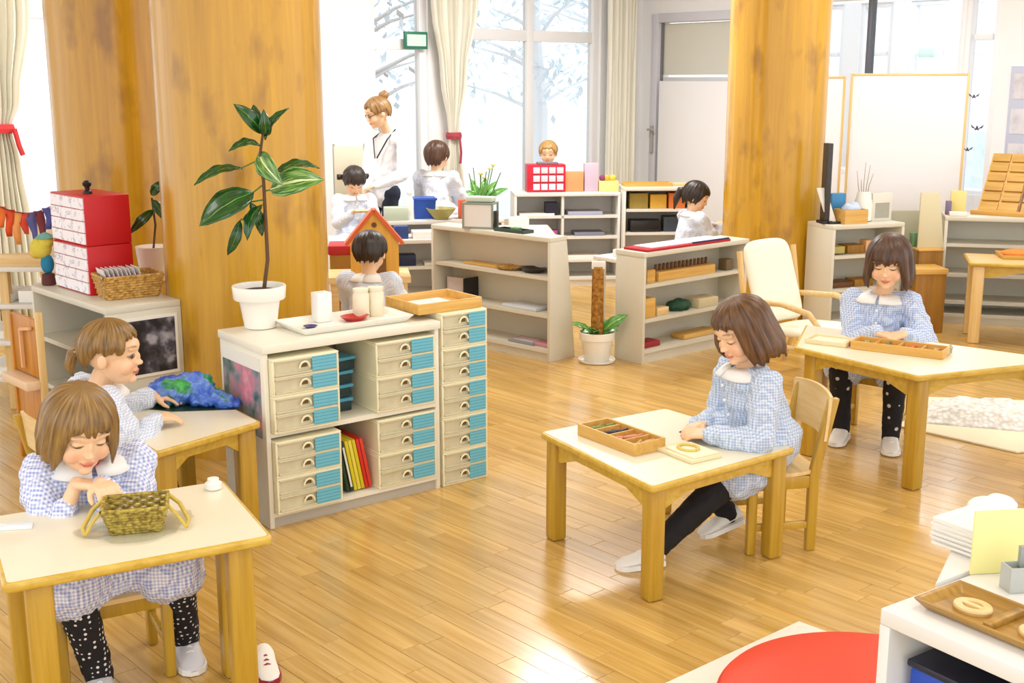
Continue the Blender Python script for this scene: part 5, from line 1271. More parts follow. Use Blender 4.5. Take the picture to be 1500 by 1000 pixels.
# ---- long white shelf (left): contents and things on top
SLr=R(SLa)
def slP(x,y,z): q=from_frame(SL,SLr,x,y); return (q[0],q[1],z)
simple_box('wooden_strip','thin honey wooden strips lying along the upper shelf board','strips',.34,.10,.014,slP(.42,.11,.5415),SLr,M_OAKBOX)
t=thing('dark_tray','dark oval dish at the right end of the upper shelf board','dish',slP(.84,.11,.5415),SLr); MB().lathe([(.05,0),(.075,.03),(.07,.03),(.04,.008)],24,sx=1.3).build('dish',plain('black_brown_glaze','#2a201d',.35),t,smooth=True)
t=thing('wicker_dish','small flat wicker dish beside the dark dish on the upper board','dish',slP(.64,.10,.5415),SLr); MB().lathe([(.06,0),(.085,.022),(.08,.022),(.05,.006)],24,sx=1.2).build('dish',WK,t,smooth=True)
simple_box('picture_card','upright pinkish picture card at the left end of the middle board','card',.15,.012,.13,slP(.14,.10,.3015),SLr+R(10),ramp_print('pinkish_picture',[(0,'#c9b6bd'),(.5,'#ddd3d8'),(1,'#efe9ec')],9,.5))
simple_box('black_slate','thin dark slate leaning beside the pinkish picture card','slate',.012,.14,.14,slP(.26,.12,.3015),SLr,M_BLACK)
simple_box('grey_tray','flat pale blue grey tray on the middle board','tray',.30,.15,.02,slP(.78,.11,.3015),SLr,plain('blue_grey_plastic','#cfd4da',.4))
t=thing('flat_frame','flat grey picture frame lying on the lowest board of the long shelf','frame',slP(.80,.10,.078),SLr); MB().cbox((0,0,.008),(.22,.14,.016)).build('frame',plain('frame_grey','#8e9096',.4),t,bevel=.002); MB().cbox((0,0,.017),(.18,.10,.002)).build('picture',ramp_print('rosy_picture',[(0,'#8a7480'),(.5,'#d9c2c6'),(1,'#eee6ea')],14,.5),t)
simple_box('rose_box','low rose coloured box at the right end of the lowest board','box',.14,.10,.022,slP(.95,.10,.078),SLr,plain('dusty_rose','#c98d98',.5))
# display box with green edges
dq=slP(.39,.085,.7936)
t=thing('display_box','clear display box with grey green edges standing on the long white shelf','display box',dq,SLr+R(28))
ge=plain('grey_green_edge','#8d9a8c',.4); w,d,h=.20,.13,.17
for x in (-w/2,w/2):
    for y in (-d/2,d/2): MB().cbox((x,y,h/2),(.012,.012,h)).build('corner_post',ge,t)
for z in (.006,h-.006):
    for y in (-d/2,d/2): MB().cbox((0,y,z),(w-.012,.012,.012)).build('edge_bar',ge,t)
    for x in (-w/2,w/2): MB().cbox((x,0,z),(.012,d-.012,.012)).build('edge_bar',ge,t)
MB().cbox((0,-d/2,h/2),(w-.014,.004,h-.026)).build('sheet',plain('milky_sheet','#e7e6e4',.4),t); MB().cbox((0,0,h-.003),(w-.014,d-.014,.004)).build('sheet',M_GLASS,t)
MB().cbox((w/2+.02,-d/2+.02,.06),(.022,.05,.12)).build('latch_block',M_BLACK,t,bevel=.003)
MB().cbox((0,d*.1,h+.02),(w*.9,.10,.03)).build('tray_insert',plain('pale_green_plastic','#cfdccb',.4),t,bevel=.003)
t=thing('dark_green_tray','flat dark green tray on the long white shelf beside the display box','tray',slP(.70,.075,.7936),SLr); open_box(MB(),.26,.10,.02,.006).build('tray_body',plain('dark_green_plastic','#33463a',.4),t); MB().cbox((.02,0,.02),(.06,.05,.02)).build('green_block',plain('leaf_green_plastic','#5c8a55',.5),t,bevel=.003)
# ---- grey white shelf (right): mat on top, materials inside
SRR=R(SRa)
def srP(x,y,z): q=from_frame(SRr,SRR,x,y); return (q[0],q[1],z)
t=thing('red_edged_mat','red edged white felt mat lying along the top of the right open shelf','mat',srP(.44,.105,.7086),SRR)
MB().cbox((0,0,.007),(.82,.20,.014)).build('mat_base',plain('deep_red_felt','#b51e2a',.8),t,bevel=.003); MB().cbox((.03,.012,.016),(.72,.15,.006)).build('felt_sheet',plain('pale_blue_felt','#dfe3ee',.8),t)
MB().cbox((.22,-.088,.017),(.36,.016,.012)).build('navy_edge',plain('navy_felt','#2a2d4d',.8),t)
bx=thing('peg_board','long wooden block with a row of dark pegs on the upper shelf board','peg board',srP(.47,.09,.5015),SRR)
MB().cbox((0,0,.03),(.56,.09,.06)).build('block',M_OAKBOX,bx,bevel=.003)
for k in range(14): MB().lathe([(.010,.06),(.010,.10),(.004,.104)],8,(-.25+k*.038,.01,0)).build('peg',M_DARKWOOD,bx,smooth=True)
simple_box('honey_cube','honey wooden cube at the left end of the upper shelf board','cube',.075,.08,.085,srP(.115,.08,.5015),SRR,M_OAKBOX)
simple_box('small_dark_cube','small dark framed cube at the right end of the upper shelf board','cube',.07,.07,.075,srP(.90,.08,.5015),SRR,plain('taupe_wood','#6f5a3c',.5,.15,30))
simple_box('honey_wood_box','tall honey wooden box at the left end of the middle board','box',.10,.12,.125,srP(.10,.09,.2815),SRR,M_OAKBOX)
simple_box('pale_wood_block','low pale wooden block right of the tall honey box','block',.11,.08,.05,srP(.235,.08,.2815),SRR,M_BIRCH)
def cloth_heap(label,loc,rz,rx,ry,h,mat,seed=1.0):
    me=remesh(MB().ell((0,0,h*.45),(rx,ry,h*.55)).ell((rx*.4,0,h*.4),(rx*.6,ry*.8,h*.5)),.006,'cloth',1)
    for v in me.vertices:
        p=v.co*30+V((seed,0,0)); v.co.z=max(.0005,v.co.z+.012*noise.noise(p)); v.co.x+=.008*noise.noise(p+V((9,0,0)))
    o=link('folded_cloth',me,mat,None,loc,rz); return tag(o,label,'cloth')
cloth_heap('bundled dark green cloth on the middle board of the right open shelf',srP(.45,.10,.2815),SRR,.10,.07,.07,plain('dark_green_cloth','#1f4a33',.8))
simple_box('beige_case','beige flat case right of the green cloth','case',.20,.13,.06,srP(.68,.10,.2815),SRR,plain('beige_case_card','#cfc09a',.6))
simple_box('dark_red_case','low dark red case on the lowest board of the right open shelf','case',.16,.11,.035,srP(.13,.09,.0885),SRR,plain('dark_red_card','#9b1b25',.5))
simple_box('wooden_slab','flat wooden slab on the lowest board behind the girl with brown bob','slab',.34,.12,.03,srP(.62,.10,.0885),SRR,M_OAKBOX)
# ---- shelf behind the straight-fringed girl
S3=(2.24,8.30); S3r=R(20)
def s3P(x,y,z): q=from_frame(S3,S3r,x,y); return (q[0],q[1],z)
def s3x(px): # local x along the shelf top for a picture column
    p=at(px,320,.758); return frame_pt(S3,S3r,(p.x,p.y))[0]
Z3=.7586
t=thing('dark_screen','thin dark screen seen edge on at the left end of the grey shelf','screen',s3P(0.032,.16,Z3),S3r+R(80)); MB().box((-.045,-.018,.02),(.045,.018,.56)).build('screen_slab',plain('charcoal_plastic','#3a3635',.4),t,bevel=.004); MB().box((-.06,-.035,0),(.06,.035,.02)).build('foot',M_BLACK,t)
t=thing('leaning_frame','white sheet on a black stand beside the dark screen','stand',s3P(0.122,.12,Z3),S3r); 
MB().add([(-.09,.0,.015),(-.02,.0,.015),(-.10,.03,.25),(-.17,.03,.25),(-.09,.012,.015),(-.02,.012,.015),(-.10,.042,.25),(-.17,.042,.25)],[(0,1,2,3),(4,7,6,5),(0,4,5,1),(2,6,7,3),(1,5,6,2),(0,3,7,4)]).build('sheet',M_PAPER,t); MB().box((-.10,-.04,0),(.02,.07,.015)).build('stand_foot',M_BLACK,t)
simple_box('blue_box','small blue box behind the wooden basket','box',.12,.06,.20,s3P(0.180,.24,Z3),S3r,plain('sky_blue_card','#3f86b8',.5))
t=thing('wooden_crate','honey wooden crate filled with pale blue tissue on the grey shelf','crate',s3P(0.209,.10,Z3),S3r); open_box(MB(),.19,.14,.10,.01).build('crate_body',M_OAKBOX,t)
tis=MB().ell((0,0,.1),(.08,.055,.035)).ell((.03,.01,.12),(.04,.04,.03)).ell((-.04,-.01,.115),(.03,.03,.03)); link('tissue',remesh(tis,.008,'tissue',1),plain('pale_blue_tissue','#bccbe0',.8,.15,25),t)
t=thing('white_jug','pale jug holding dry twigs on the grey shelf','jug',s3P(0.353,.16,Z3),S3r); MB().lathe([(.045,0),(.062,.01),(.066,.12),(.05,.19),(.045,.21),(.04,.21)],24).build('jug_body',M_CERAMIC,t,smooth=True)
MB().tube([(.06,0,.16),(.10,0,.14),(.10,0,.07),(.065,0,.05)],.009,8).build('jug_handle',plain('black_plastic','#1c1b1d',.4),t,smooth=True)
tw_=MB()
for a,b,c in [(-.02,-.07,.36),(0,.0,.42),(.02,.07,.34),(-.01,-.03,.30),(.01,.04,.40)]: tw_.tube([(a,0,.12),((a+b)/2,.01,.25),(b,0,c)],[.004,.003,.0015],5)
tw_.build('twigs',plain('dry_twig','#9c9484',.8),t)
t=thing('small_picture','small pale frame with a grey picture on the grey shelf','picture',s3P(0.504,.15,Z3),S3r); MB().box((-.085,-.008,0),(.085,.012,.20)).build('frame',plain('pale_frame','#dcd9cc',.5),t,bevel=.003); MB().box((-.06,-.010,.02),(.06,-.008,.13)).build('picture',plain('grey_picture','#a5a294',.6,.1,20),t)
for (x,y,z,w,d,h,lab,mt) in [(.10,.12,.552,.12,.14,.05,'pale green tray on the upper board at the shelf end',plain('olive_card','#b7a75c',.6)),(.13,.18,.6025,.05,.05,.10,'upright pale wooden block on the green tray',M_BIRCHZ),(.34,.14,.5415,.14,.12,.06,'brown wooden case on the upper board behind the girl',M_BROWN),(.50,.12,.5415,.06,.08,.09,'narrow peach block on the upper board behind the girl',plain('peach_wood','#e9b27c',.5)),
       (.19,.14,.3015,.2,.14,.04,'dark brown tray on the middle board of the grey shelf',M_DARKWOOD),(.46,.14,.3015,.16,.12,.05,'brown wooden block on the middle board of the grey shelf',M_BROWN)]:
    simple_box('wooden_material',lab,'material box',w,d,h,s3P(x*.72+.01,y,z),S3r,mt)
# tall boards and brown boxes between the right hand shelves
q=at(1335,350,Y=8.75); solo('grey_board','upright grey board beside the grey shelf','board',MB().box((-.17,-.012,0),(.17,.012,.80)),plain('grey_green_board','#b9b69c',.6),(2.99,8.92,0),R(5),bevel=.003)
t=thing('brown_carton','tall brown wooden box with lid rim behind the girl, left of its neighbour','box',(2.93,8.38,0),R(4)); MB().box((-.11,-.11,0),(.11,.11,.42)).build('body',M_BROWN,t,bevel=.004); MB().box((-.118,-.118,.42),(.118,.118,.46)).build('lid',M_OAKBOX,t,bevel=.004)
t=thing('brown_carton','wide brown wooden box standing against the right hand shelf','box',(3.0,8.70,0),R(4)); 
t.location=(2.945,8.64,0)
MB().box((-.02,-.10,0),(.16,.10,.545)).build('body',M_BROWN,t,bevel=.004); MB().box((-.025,-.105,.545),(.165,.105,.56)).build('lid',M_OAKBOX,t,bevel=.003)
b0=(2.945,8.64,.5605)
solo('tall_card','tall pale card board standing on the brown box','board',MB().prism([(-.07,0),(.125,0),(.07,.40),(-.07,.40)],-.008,.008,0,Matrix(((1,0,0,.06),(0,0,1,-.03),(0,1,0,0),(0,0,0,1)))),plain('pale_card','#d8cfac',.6),b0,R(4),bevel=.002)
simple_box('green_white_bin','small green and white bin beside the tall card board','bin',.05,.06,.10,(2.945,8.71,.5605),R(4),plain('dull_green_plastic','#6f9c72',.5))
# right hand shelf: tilted tile frame
S4=(3.13,8.62); S4r=R(-14)
def s4P(x,y,z): q=from_frame(S4,S4r,x,y); return (q[0],q[1],z)
t=thing('tile_frame','tilted wooden frame of small tiles on top of the right hand shelf','tile frame',s4P(.52,.17,.7886),S4r-R(22))
Mx=Matrix.Rotation(R(52),4,'X'); w,L=.58,.52
b=MB().box((-w/2,-.005,0),(w/2,L,.02),0,Mx); b.build('board',M_OAKBOX,t)
MB().box((-w/2-.03,-.09,0),(w/2+.03,.1,.03)).build('base',M_OAKBOX,t,bevel=.004)
MB().box((-.006,0,.02),(.006,L,.032),0,Mx).build('bar',M_DARKWOOD,t)
for i in range(6):
    for c in range(4):
        x0=-w/2+.012+c*(w-.02)/4+(.008 if c>1 else 0); MB().box((x0,.012+i*L/6,.02),(x0+(w-.05)/4-.008,.012+(i+.78)*L/6,.034),0,Mx).build('tile',wood('honey_tile','#b98a30','#d2a548','x',.45,40,.06,.12),t)
MB().bar((0,.30,.37),(0,.36,.02),.03,.03).build('prop',M_OAKBOX,t)
simple_box('yellow_card','pale yellow card standing at the left end of the right hand shelf','card',.11,.02,.17,s4P(.10,.20,.7886),S4r,plain('pale_yellow_card','#ecd98c',.6))
simple_box('purple_box','small purple box beside the yellow card','box',.04,.04,.10,s4P(.03,.14,.7886),S4r,plain('dusty_purple','#7e6f8c',.5))
simple_box('white_block','flat white block at the front edge of the right hand shelf','block',.12,.06,.03,s4P(.09,.06,.7886),S4r,M_PAPER)
# pine table things
t=thing('orange_cloth_tray','shallow tray lined with orange cloth on the pale pine table','tray',(3.50,8.12,.561),R(-10)); open_box(MB(),.30,.22,.03,.01,.01).build('tray_body',M_OAKBOX,t); link('cloth',remesh(MB().ell((-.03,0,.03),(.12,.085,.03)).ell((.05,.02,.035),(.07,.07,.025)),.008,'cloth',1),plain('orange_cloth','#e38a3c',.8,.12,20),t)
solo('white_ball','white round bottle on the pale pine table at the right edge','bottle',MB().lathe([(.03,0),(.045,.02),(.05,.05),(.03,.085),(.018,.1),(.003,.102)],18),M_WHITE,(3.86,8.10,.561),smooth=True)
# screens
def screen(label,x0,y0,x1,y1,h):
    t=thing('room_screen',label,'screen',(x0,y0,0),atan2(y1-y0,x1-x0)); L=sqrt((x1-x0)**2+(y1-y0)**2)
    MB().box((.018,-.012,.12),(L-.018,.012,h-.018)).build('white_panel',plain('screen_white','#f4f3f6',.45),t)
    for x in (0,L-.018): MB().box((x,-.018,0),(x+.018,.018,h)).build('post',M_BIRCHZ,t,bevel=.003)
    MB().box((.018,-.016,h-.018),(L-.018,.016,h)).build('rail',M_BIRCH,t,bevel=.003); MB().box((.018,-.016,.09),(L-.018,.016,.12)).build('rail',M_BIRCH,t,bevel=.003)
screen('wide white room screen with pale wood frame behind the right hand shelves',2.632,9.50,3.49,9.33,1.80)
screen('narrow white room screen beside the right column',2.22,9.62,2.60,9.52,1.78)
for (px,py) in [(1250,100)]: pass
# wall board with pictures
t=thing('picture_board','pale blue board with small pictures on the wall at the right edge','notice board',(C0[0]+4.05*cos(AV),C0[1]+4.05*sin(AV),1.0),AV)
MB().box((0,-.02,0),(.75,0,.86)).build('board',plain('pale_blue_board','#c6cbe0',.6),t,bevel=.003)
for i in range(3):
    for j in range(3): MB().box((.03+i*.24,-.024,.04+j*.28),(.2+i*.24,-.02,.24+j*.28)).build('picture',ramp_print('pinned_picture',[(0,'#8f8a94'),(.45,'#d9d6de'),(1,'#f6f4f8')],10,.5),t)
# ---- far shelves and their things
def on_far(px,py,Y,z): p=at(px,py,Y=Y); return (p.x,Y,z)
F1=(.02,10.2); F1r=R(6)
def f1P(x,y,z): q=from_frame(F1,F1r,x,y); return (q[0],q[1],z)
t=thing('red_drawer_cabinet','bright red cabinet of small pale drawers on the far white shelf','cabinet',f1P(.12,.06,.8086),F1r); w,d,h=.33,.20,.235
MB().box((0,.01,0),(w,d,h)).build('body',plain('crimson_board','#c81432',.45),t,bevel=.003)
for i in range(4):
    for j in range(3): MB().box((.05+i*.068,0,.02+j*.07),(.05+i*.068+.056,.014,.02+j*.07+.052)).build('drawer',plain('pale_pink_drawer','#ead3e0',.5),t,bevel=.002)
simple_box('dark_lid_box','flat dark grey box on top of the red drawer cabinet','box',.18,.12,.016,f1P(.30,.14,.8086+.236),F1r,plain('slate_plastic','#77717c',.5))
simple_box('orange_paper_box','orange paper box right of the red drawer cabinet','box',.16,.10,.17,f1P(.53,.14,.8086),F1r,plain('soft_orange','#ee9a66',.6))
simple_box('lilac_bag','tall lilac paper bag right of the orange box','bag',.12,.08,.24,f1P(.68,.14,.8086),F1r,plain('soft_lilac','#cbb6ca',.7))
t=thing('flower_card_box','pale yellow box of flower cards on the far white shelf','box',f1P(.83,.12,.8086),F1r); MB().box((-.085,-.05,0),(.085,.05,.09)).build('box_body',plain('pale_yellow_card','#ecd98c',.6),t,bevel=.003)
for k,(x,c) in enumerate([(-.05,'#8a3f6c'),(-.01,'#d9b23a'),(.04,'#e6c94a')]): MB().ell((x,0,.115),(.03,.02,.028),None,10,6).build('paper_flower',plain('flower_'+c[1:],c,.7),t,smooth=True)
for (x,y,z,w_,d_,h_,lab,mt) in [(.20,.14,.6115,.30,.22,.018,'stack of white sheets on the upper left board of the far shelf',M_PAPER),(.62,.14,.6115,.30,.22,.03,'grey blue sheets on the upper right board of the far shelf',plain('blue_grey_paper','#a6abc0',.6)),(.20,.14,.431,.26,.2,.02,'pale blue sheets on the second board of the far shelf',plain('ice_blue_paper','#ccd6e8',.6)),
      (.66,.14,.431,.26,.2,.03,'slate sheets on the second board of the far shelf',plain('slate_paper','#7d8092',.6)),(.33,.10,.6115,.11,.10,.11,'navy box on the upper board of the far shelf',plain('navy_box','#1d1b33',.5)),(.33,.10,.431,.10,.10,.05,'purple box on the second board of the far shelf',plain('bright_purple','#a64aa6',.5)),(.6,.14,.231,.3,.2,.03,'white sheets on the low board of the far shelf',M_PAPER)]:
    simple_box('sheet_stack',lab,'sheets',w_,d_,h_,f1P(x,y,z),F1r,mt,bevel=.002)
F2=(.95,10.2); F2r=R(3)
def f2P(x,y,z): q=from_frame(F2,F2r,x,y); return (q[0],q[1],z)
for (x,y,z,w_,d_,h_,lab,mt) in [(.14,.12,.6715,.16,.14,.13,'olive wooden box on the upper board near the dark haired girl',plain('olive_wood','#a08a3c',.6,.1,20)),(.31,.12,.6715,.14,.14,.12,'golden box beside the olive box',plain('golden_card','#d9a83a',.6)),(.47,.12,.6715,.14,.14,.13,'orange box at the end of the upper board',plain('orange_card','#dd7a34',.6)),
      (.20,.12,.4715,.26,.16,.10,'black crate on the second board near the dark haired girl',M_BLACK),(.44,.12,.4715,.16,.14,.13,'dark slate crate right of the black crate',plain('dark_slate','#3d4653',.5))]:
    simple_box('material_crate',lab,'crate',w_,d_,h_,f2P(x,y,z),F2r,mt)
t=thing('long_wood_tray','long flat wooden tray on top of the far shelf','tray',f2P(.22,.15,.8586),F2r); open_box(MB(),.42,.18,.03,.01).build('tray_body',M_OAKBOX,t)
simple_box('wood_rods','pale wooden rods lying at the right end of the far shelf top','rods',.22,.08,.025,f2P(.52,.15,.8586),F2r,M_BIRCH)
# toy house behind the boy
hp=at(546,330,Y=7.35)
t=thing('toy_house','yellow wooden toy house with orange roof edges behind the boy','toy house',(hp.x,7.42,.0),R(8)); hz=.55
M_HOUSE=wood('yellow_house_wood','#d89a2c','#eab84e','z',.45,30,.06); M_ROOF=plain('orange_red_roof','#d8622c',.5)
MB().prism([(-.15,0),(.15,0),(.15,.22),(0,.40),(-.15,.22)],-.10,0,0,Matrix(((1,0,0,0),(0,0,-1,0),(0,1,0,hz),(0,0,0,1)))).build('walls',M_HOUSE,t)
for q in (-1,1): MB().bar((q*.178,.045,hz+.197),(0,.045,hz+.412),.13,.022,0,(q*.77,0,.64)).build('roof_board',M_ROOF,t)
MB().lathe([(.016,0),(.016,.01)],12,(0,0,0),0,Matrix(((1,0,0,0),(0,0,1,-.012),(0,1,0,hz+.32),(0,0,0,1)))).build('round_hole',M_DARKWOOD,t)
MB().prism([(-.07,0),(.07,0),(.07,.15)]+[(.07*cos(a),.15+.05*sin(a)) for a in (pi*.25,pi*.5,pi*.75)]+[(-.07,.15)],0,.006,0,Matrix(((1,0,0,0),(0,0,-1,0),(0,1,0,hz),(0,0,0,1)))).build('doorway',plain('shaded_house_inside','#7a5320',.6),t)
solo('play_bench','pale wooden bench carrying the toy house','bench',MB().box((-.30,-.06,.51),(.22,.30,.5495)).box((-.28,-.04,0),(-.23,.01,.51)).box((.15,-.04,0),(.20,.01,.51)).box((-.28,.23,0),(-.23,.28,.51)).box((.15,.23,0),(.20,.28,.51)),M_BIRCH,(hp.x,7.42,0),R(8))
q=at(521,316,Y=7.9); t=thing('red_lid_chest','low wooden chest with red lid left of the toy house','chest',(-1.02,7.98,.0),R(6)); MB().box((-.2,-.12,0),(.2,.12,.62)).build('body',plain('olive_brown_wood','#a67a2c',.6,.1,14),t,bevel=.004); MB().box((-.21,-.13,.62),(.21,.13,.68)).build('lid',plain('dark_red_lid','#b2202a',.5),t,bevel=.006)
# bins and bowls by the teacher, on the low shelf and table
F4=(-.94,9.0); F4r=R(12)
def f4P(x,y,z): q=from_frame(F4,F4r,x,y); return (q[0],q[1],z)
t=thing('blue_bin','bright blue bin with rim behind the low shelf by the teacher','bin',f4P(.30,.17,.7086),F4r); open_box(MB(),.15,.13,.16,.006,.012).build('bin_body',M_BLUE,t); MB().cbox((0,0,.150),(.19,.17,.016)).build('rim',M_BLUE,t,bevel=.003)
t=thing('olive_bowl','wide olive bowl on the low shelf below the blue bin','bowl',f4P(.42,.07,.7086),F4r); MB().lathe([(.05,0),(.10,.06),(.115,.085),(.107,.085),(.05,.012)],24).build('bowl',plain('olive_glaze','#aaa05c',.4),t,smooth=True)
t=thing('white_bottle','slim white bottle standing left of the olive bowl','bottle',f4P(.18,.07,.7086),F4r); MB().lathe([(.028,0),(.03,.005),(.03,.15),(.02,.17),(.02,.19)],16).build('bottle_body',M_WHITE,t,smooth=True); MB().lathe([(.023,.19),(.023,.21),(.003,.212)],14).build('cap',plain('pale_mint','#cfe2d6',.5),t,smooth=True)
simple_box('mint_box','pale green grey box on the low shelf below the teacher','box',.17,.12,.10,f4P(.07,.07,.7086),F4r,plain('pale_sage','#bcc8b4',.5))
simple_box('orange_red_box','orange red box in front of the child near the curtain','box',.19,.12,.14,f4P(.66,.10,.7086),F4r,plain('orange_red_card','#e2532f',.5))
F3=(-1.30,8.45); F3r=R(10)
def f3P(x,y,z): q=from_frame(F3,F3r,x,y); return (q[0],q[1],z)
for (x,y,z,w_,d_,h_,lab,mt) in [(.52,.10,.6286,.10,.1,.09,'navy box on the low shelf right of the toy house',plain('navy_blue_card','#27407f',.5)),(.70,.12,.6286,.2,.14,.05,'white tray on the low shelf right of the toy house',M_WHITE),(.86,.14,.6286,.10,.10,.07,'pale grey box at the end of the low shelf',M_GREYP),(.55,.10,.4315,.14,.12,.08,'dark navy box on the middle board behind the boy',plain('dark_navy','#1a2748',.5)),(.82,.12,.4315,.28,.18,.02,'white sheets on the middle board behind the boy',M_PAPER),(.8,.12,.0785,.3,.2,.06,'speckled straw mat roll on the lowest board',WK)]:
    simple_box('material_tray',lab,'box',w_,d_,h_,f3P(x,y,z),F3r,mt)
# white table with yellow flowers
tb_=table('low white table with a flower pot behind the long white shelf',[(-.42,8.55),(.32,8.62),(.28,9.2),(-.46,9.13)],.66,leg=.05,matleg=M_SHELFW,lam=M_SHELFW)
fp=at(703,287,Y=9.0)
t=thing('yellow_flower_pot','pink pot of pale yellow flowers on the low white table','plant',(fp.x,9.0,.6612),0)
MB().lathe([(.055,0),(.075,.17),(.08,.18),(.068,.18),(.02,.17)],20).build('pot',plain('dusty_pink_pot','#cfb0a6',.6),t,smooth=True)
stm=MB(); rg=random.Random(4)
for k in range(9):
    a=rg.random()*2*pi; e=V((.19*cos(a)*(.3+.7*rg.random()),.1*sin(a),.34+.14*rg.random())); stm.tube([(0,0,.17),(e.x*.4,e.y*.4,.2),tuple(e)],.004,5)
    if k<5: MB().ell(e,(.02,.02,.012),None,10,6).build('flower',plain('pale_yellow_petal','#eadf8e',.7),t,smooth=True)
    leaf(t,(e.x*.3,e.y*.3,.2),(e.x*1.35,e.y*1.2,.27+.1*rg.random()),.06,(0,-.8,.7),LEAF_L)
stm.build('stems',plain('green_stem','#5c7a33',.6),t)
simple_box('grey_tray','flat grey tray with dark slots on the low white table','tray',.26,.14,.03,(-.22,8.78,.6612),R(6),plain('mid_grey_plastic','#8f9296',.4))
simple_box('clear_white_box','white plastic box beside the flower pot','box',.14,.12,.10,(.05,8.80,.6612),R(6),M_WHITE)
t=thing('white_round_table','low white table with papers between the two open shelves','table',(.98,8.62,0),R(40)); MB().cbox((0,0,.49),(.6,.5,.03)).build('tabletop',M_SHELFW,t,bevel=.006)
for x in (-.26,.26):
    for y in (-.2,.2): MB().cbox((x,y,.2375),(.045,.045,.475)).build('leg',M_SHELFW,t)
simple_box('white_paper_stack','stack of white papers on the low table between the shelves','papers',.28,.2,.05,(.90,8.58,.5055),R(35),M_PAPER)
# notice panel beside the teacher
t=thing('small_easel','pale beige easel board standing behind the teacher','easel',tuple(V((at(511,240,Y=9.9).x,9.9,0))),R(10)); MB().box((-.12,-.015,.78),(.12,.015,1.22)).build('board',plain('beige_board','#dcd8c4',.6),t,bevel=.003)
for x in (-.13,.12): MB().box((x,-.012,0),(x+.02,.012,1.24)).build('post',M_GREYP,t)
# ---- foreground right: mat, disc, shelf things
m0=at(1170,914,.0); 
uF=V((cos(R(40)),sin(R(40)),0)); vF=V((cos(R(-46)),sin(R(-46)),0))
q=[m0,m0-uF*1.25,m0-uF*1.25+vF*.98,m0+vF*.98]
solo('floor_mat','white square floor mat under the round red cushion','mat',MB().prism([(p.x-m0.x,p.y-m0.y) for p in rounded([W2(p) for p in q],.02)] if False else [(p.x-m0.x,p.y-m0.y) for p in q],0,.012),plain('white_mat_cloth','#efe6d8',.8,.03,6),(m0.x,m0.y,.001),bevel=.004)
cxy=(1.015,3.035)
t=thing('round_red_cushion','round orange red floor cushion lying on the white mat','cushion',(cxy[0],cxy[1],.0135),0)
MB().lathe([(.40,0),(.43,.012),(.437,.03),(.43,.048),(.40,.058),(.2,.064),(.01,.065)],72).build('pad',plain('orange_red_cloth','#de4424',.6,.10,5),t,smooth=True)
ring=[(.437*cos(2*pi*k/64),.437*sin(2*pi*k/64),.032) for k in range(65)]; MB().tube(ring,.006,6,cap=False).build('piping',plain('deep_orange_red','#c83a1c',.6),t,smooth=True)
# tray with two cells
BEFORE=set(COL.objects)
FGd=V((cos(FGa),sin(FGa),0)); FGn=V((-sin(FGa),cos(FGa),0))
def fgP(x,y,z=ZF+.0006): p=V((FG.x,FG.y,0))+FGd*x+FGn*y; return (p.x,p.y,z)
tp=at(1440,893,ZF+.015)
tx_,ty_=frame_pt((FG.x,FG.y),FGa,(tp.x,tp.y))
t=thing('divided_wooden_tray','carved wooden tray of two hollows at the corner of the nearest shelf','tray',fgP(tx_+.05*KF,ty_+.0),FGa)
open_box(MB(),.30,.13,.026,.010,.022).build('tray_body',wood('walnut_tray','#8a6420','#b98d3e','x',.35,40,.05),t,bevel=.005)
MB().box((-.008,-.065,.008),(.012,.065,.026)).build('divider',wood('walnut_tray','#8a6420','#b98d3e','x',.35,40,.05),t,bevel=.004)
for k,(x,lab) in enumerate([(-.075,''),(.085,'')]):
    m=MB().lathe([(.040,.0),(.042,.008),(.040,.012),(.022,.012),(.02,.004)],24,sx=1.05,sy=.9)
    m.cbox((0,.0,.008),(.05,.012,.010)); o=solo('wooden_ring','pale carved wooden ring in the %s hollow of the tray'%['outer','inner'][k],'ring',m,M_BIRCH,fgP(tx_+(.05+x)*KF,ty_,ZF+.0006+.009*KF),FGa,'rings in the wooden tray',smooth=False)
yp=at(1473,845,.8506); yx,yy=frame_pt((FG.x,FG.y),FGa,(yp.x,yp.y))
solo('yellow_card','large pale yellow card standing on the nearest shelf','card',MB().box((-.10,-.003,0),(.10,.003,.158)),plain('lemon_card','#efe59a',.6),(yp.x+.016,yp.y+.024,.8506),R(8),bevel=.001)
gb=at(1482,862,.8506)
t=thing('clear_grey_box','clear grey plastic box in front of the yellow card','box',(gb.x+.012,gb.y+.0,.8506),R(8)); open_box(MB(),.07,.045,.06,.004).build('box_body',plain('clear_grey_plastic','#b7b8b0',.25),t); MB().cbox((.02,.012,.075),(.035,.012,.05)).build('inner_card',plain('grey_card','#9d9f98',.6),t)
PC=[(x*KF,y*KF) for x,y in [(.99,2.61),(1.36,2.87),(1.75,3.08),(1.27,3.13)]]
t=thing('corner_cabinet','white low cabinet with slanting end behind the nearest shelf','cabinet',(1.3*KF,2.9*KF,0),0)
lpc=[(x-1.3*KF,y-2.9*KF) for x,y in PC]
MB().prism([tuple(q) for q in inset(lpc,.012)],0,ZF-.025).build('body',M_SHELFW,t); MB().prism(lpc,ZF-.025,ZF).build('top_board',M_SHELFW,t,bevel=.004)
wp=V((1.175*KF,2.84*KF,.8506))
mb=MB()
for k in range(12): mb.cbox((.004*sin(k*2),.004*cos(k*3),.003+.006*k),(.15,.17,.0055),0,Matrix.Rotation(.05*sin(k*1.7),4,'Z'))
solo('paper_pile','loose pile of white papers on the nearest shelf','papers',mb,M_PAPER,(wp.x,wp.y,.8506),FGa)
cp=at(1412,765,.64)
me=remesh(MB().ell((0,0,.03),(.05,.05,.03)).ell((.04,.02,.03),(.05,.04,.03)),.006,'crumple',1)
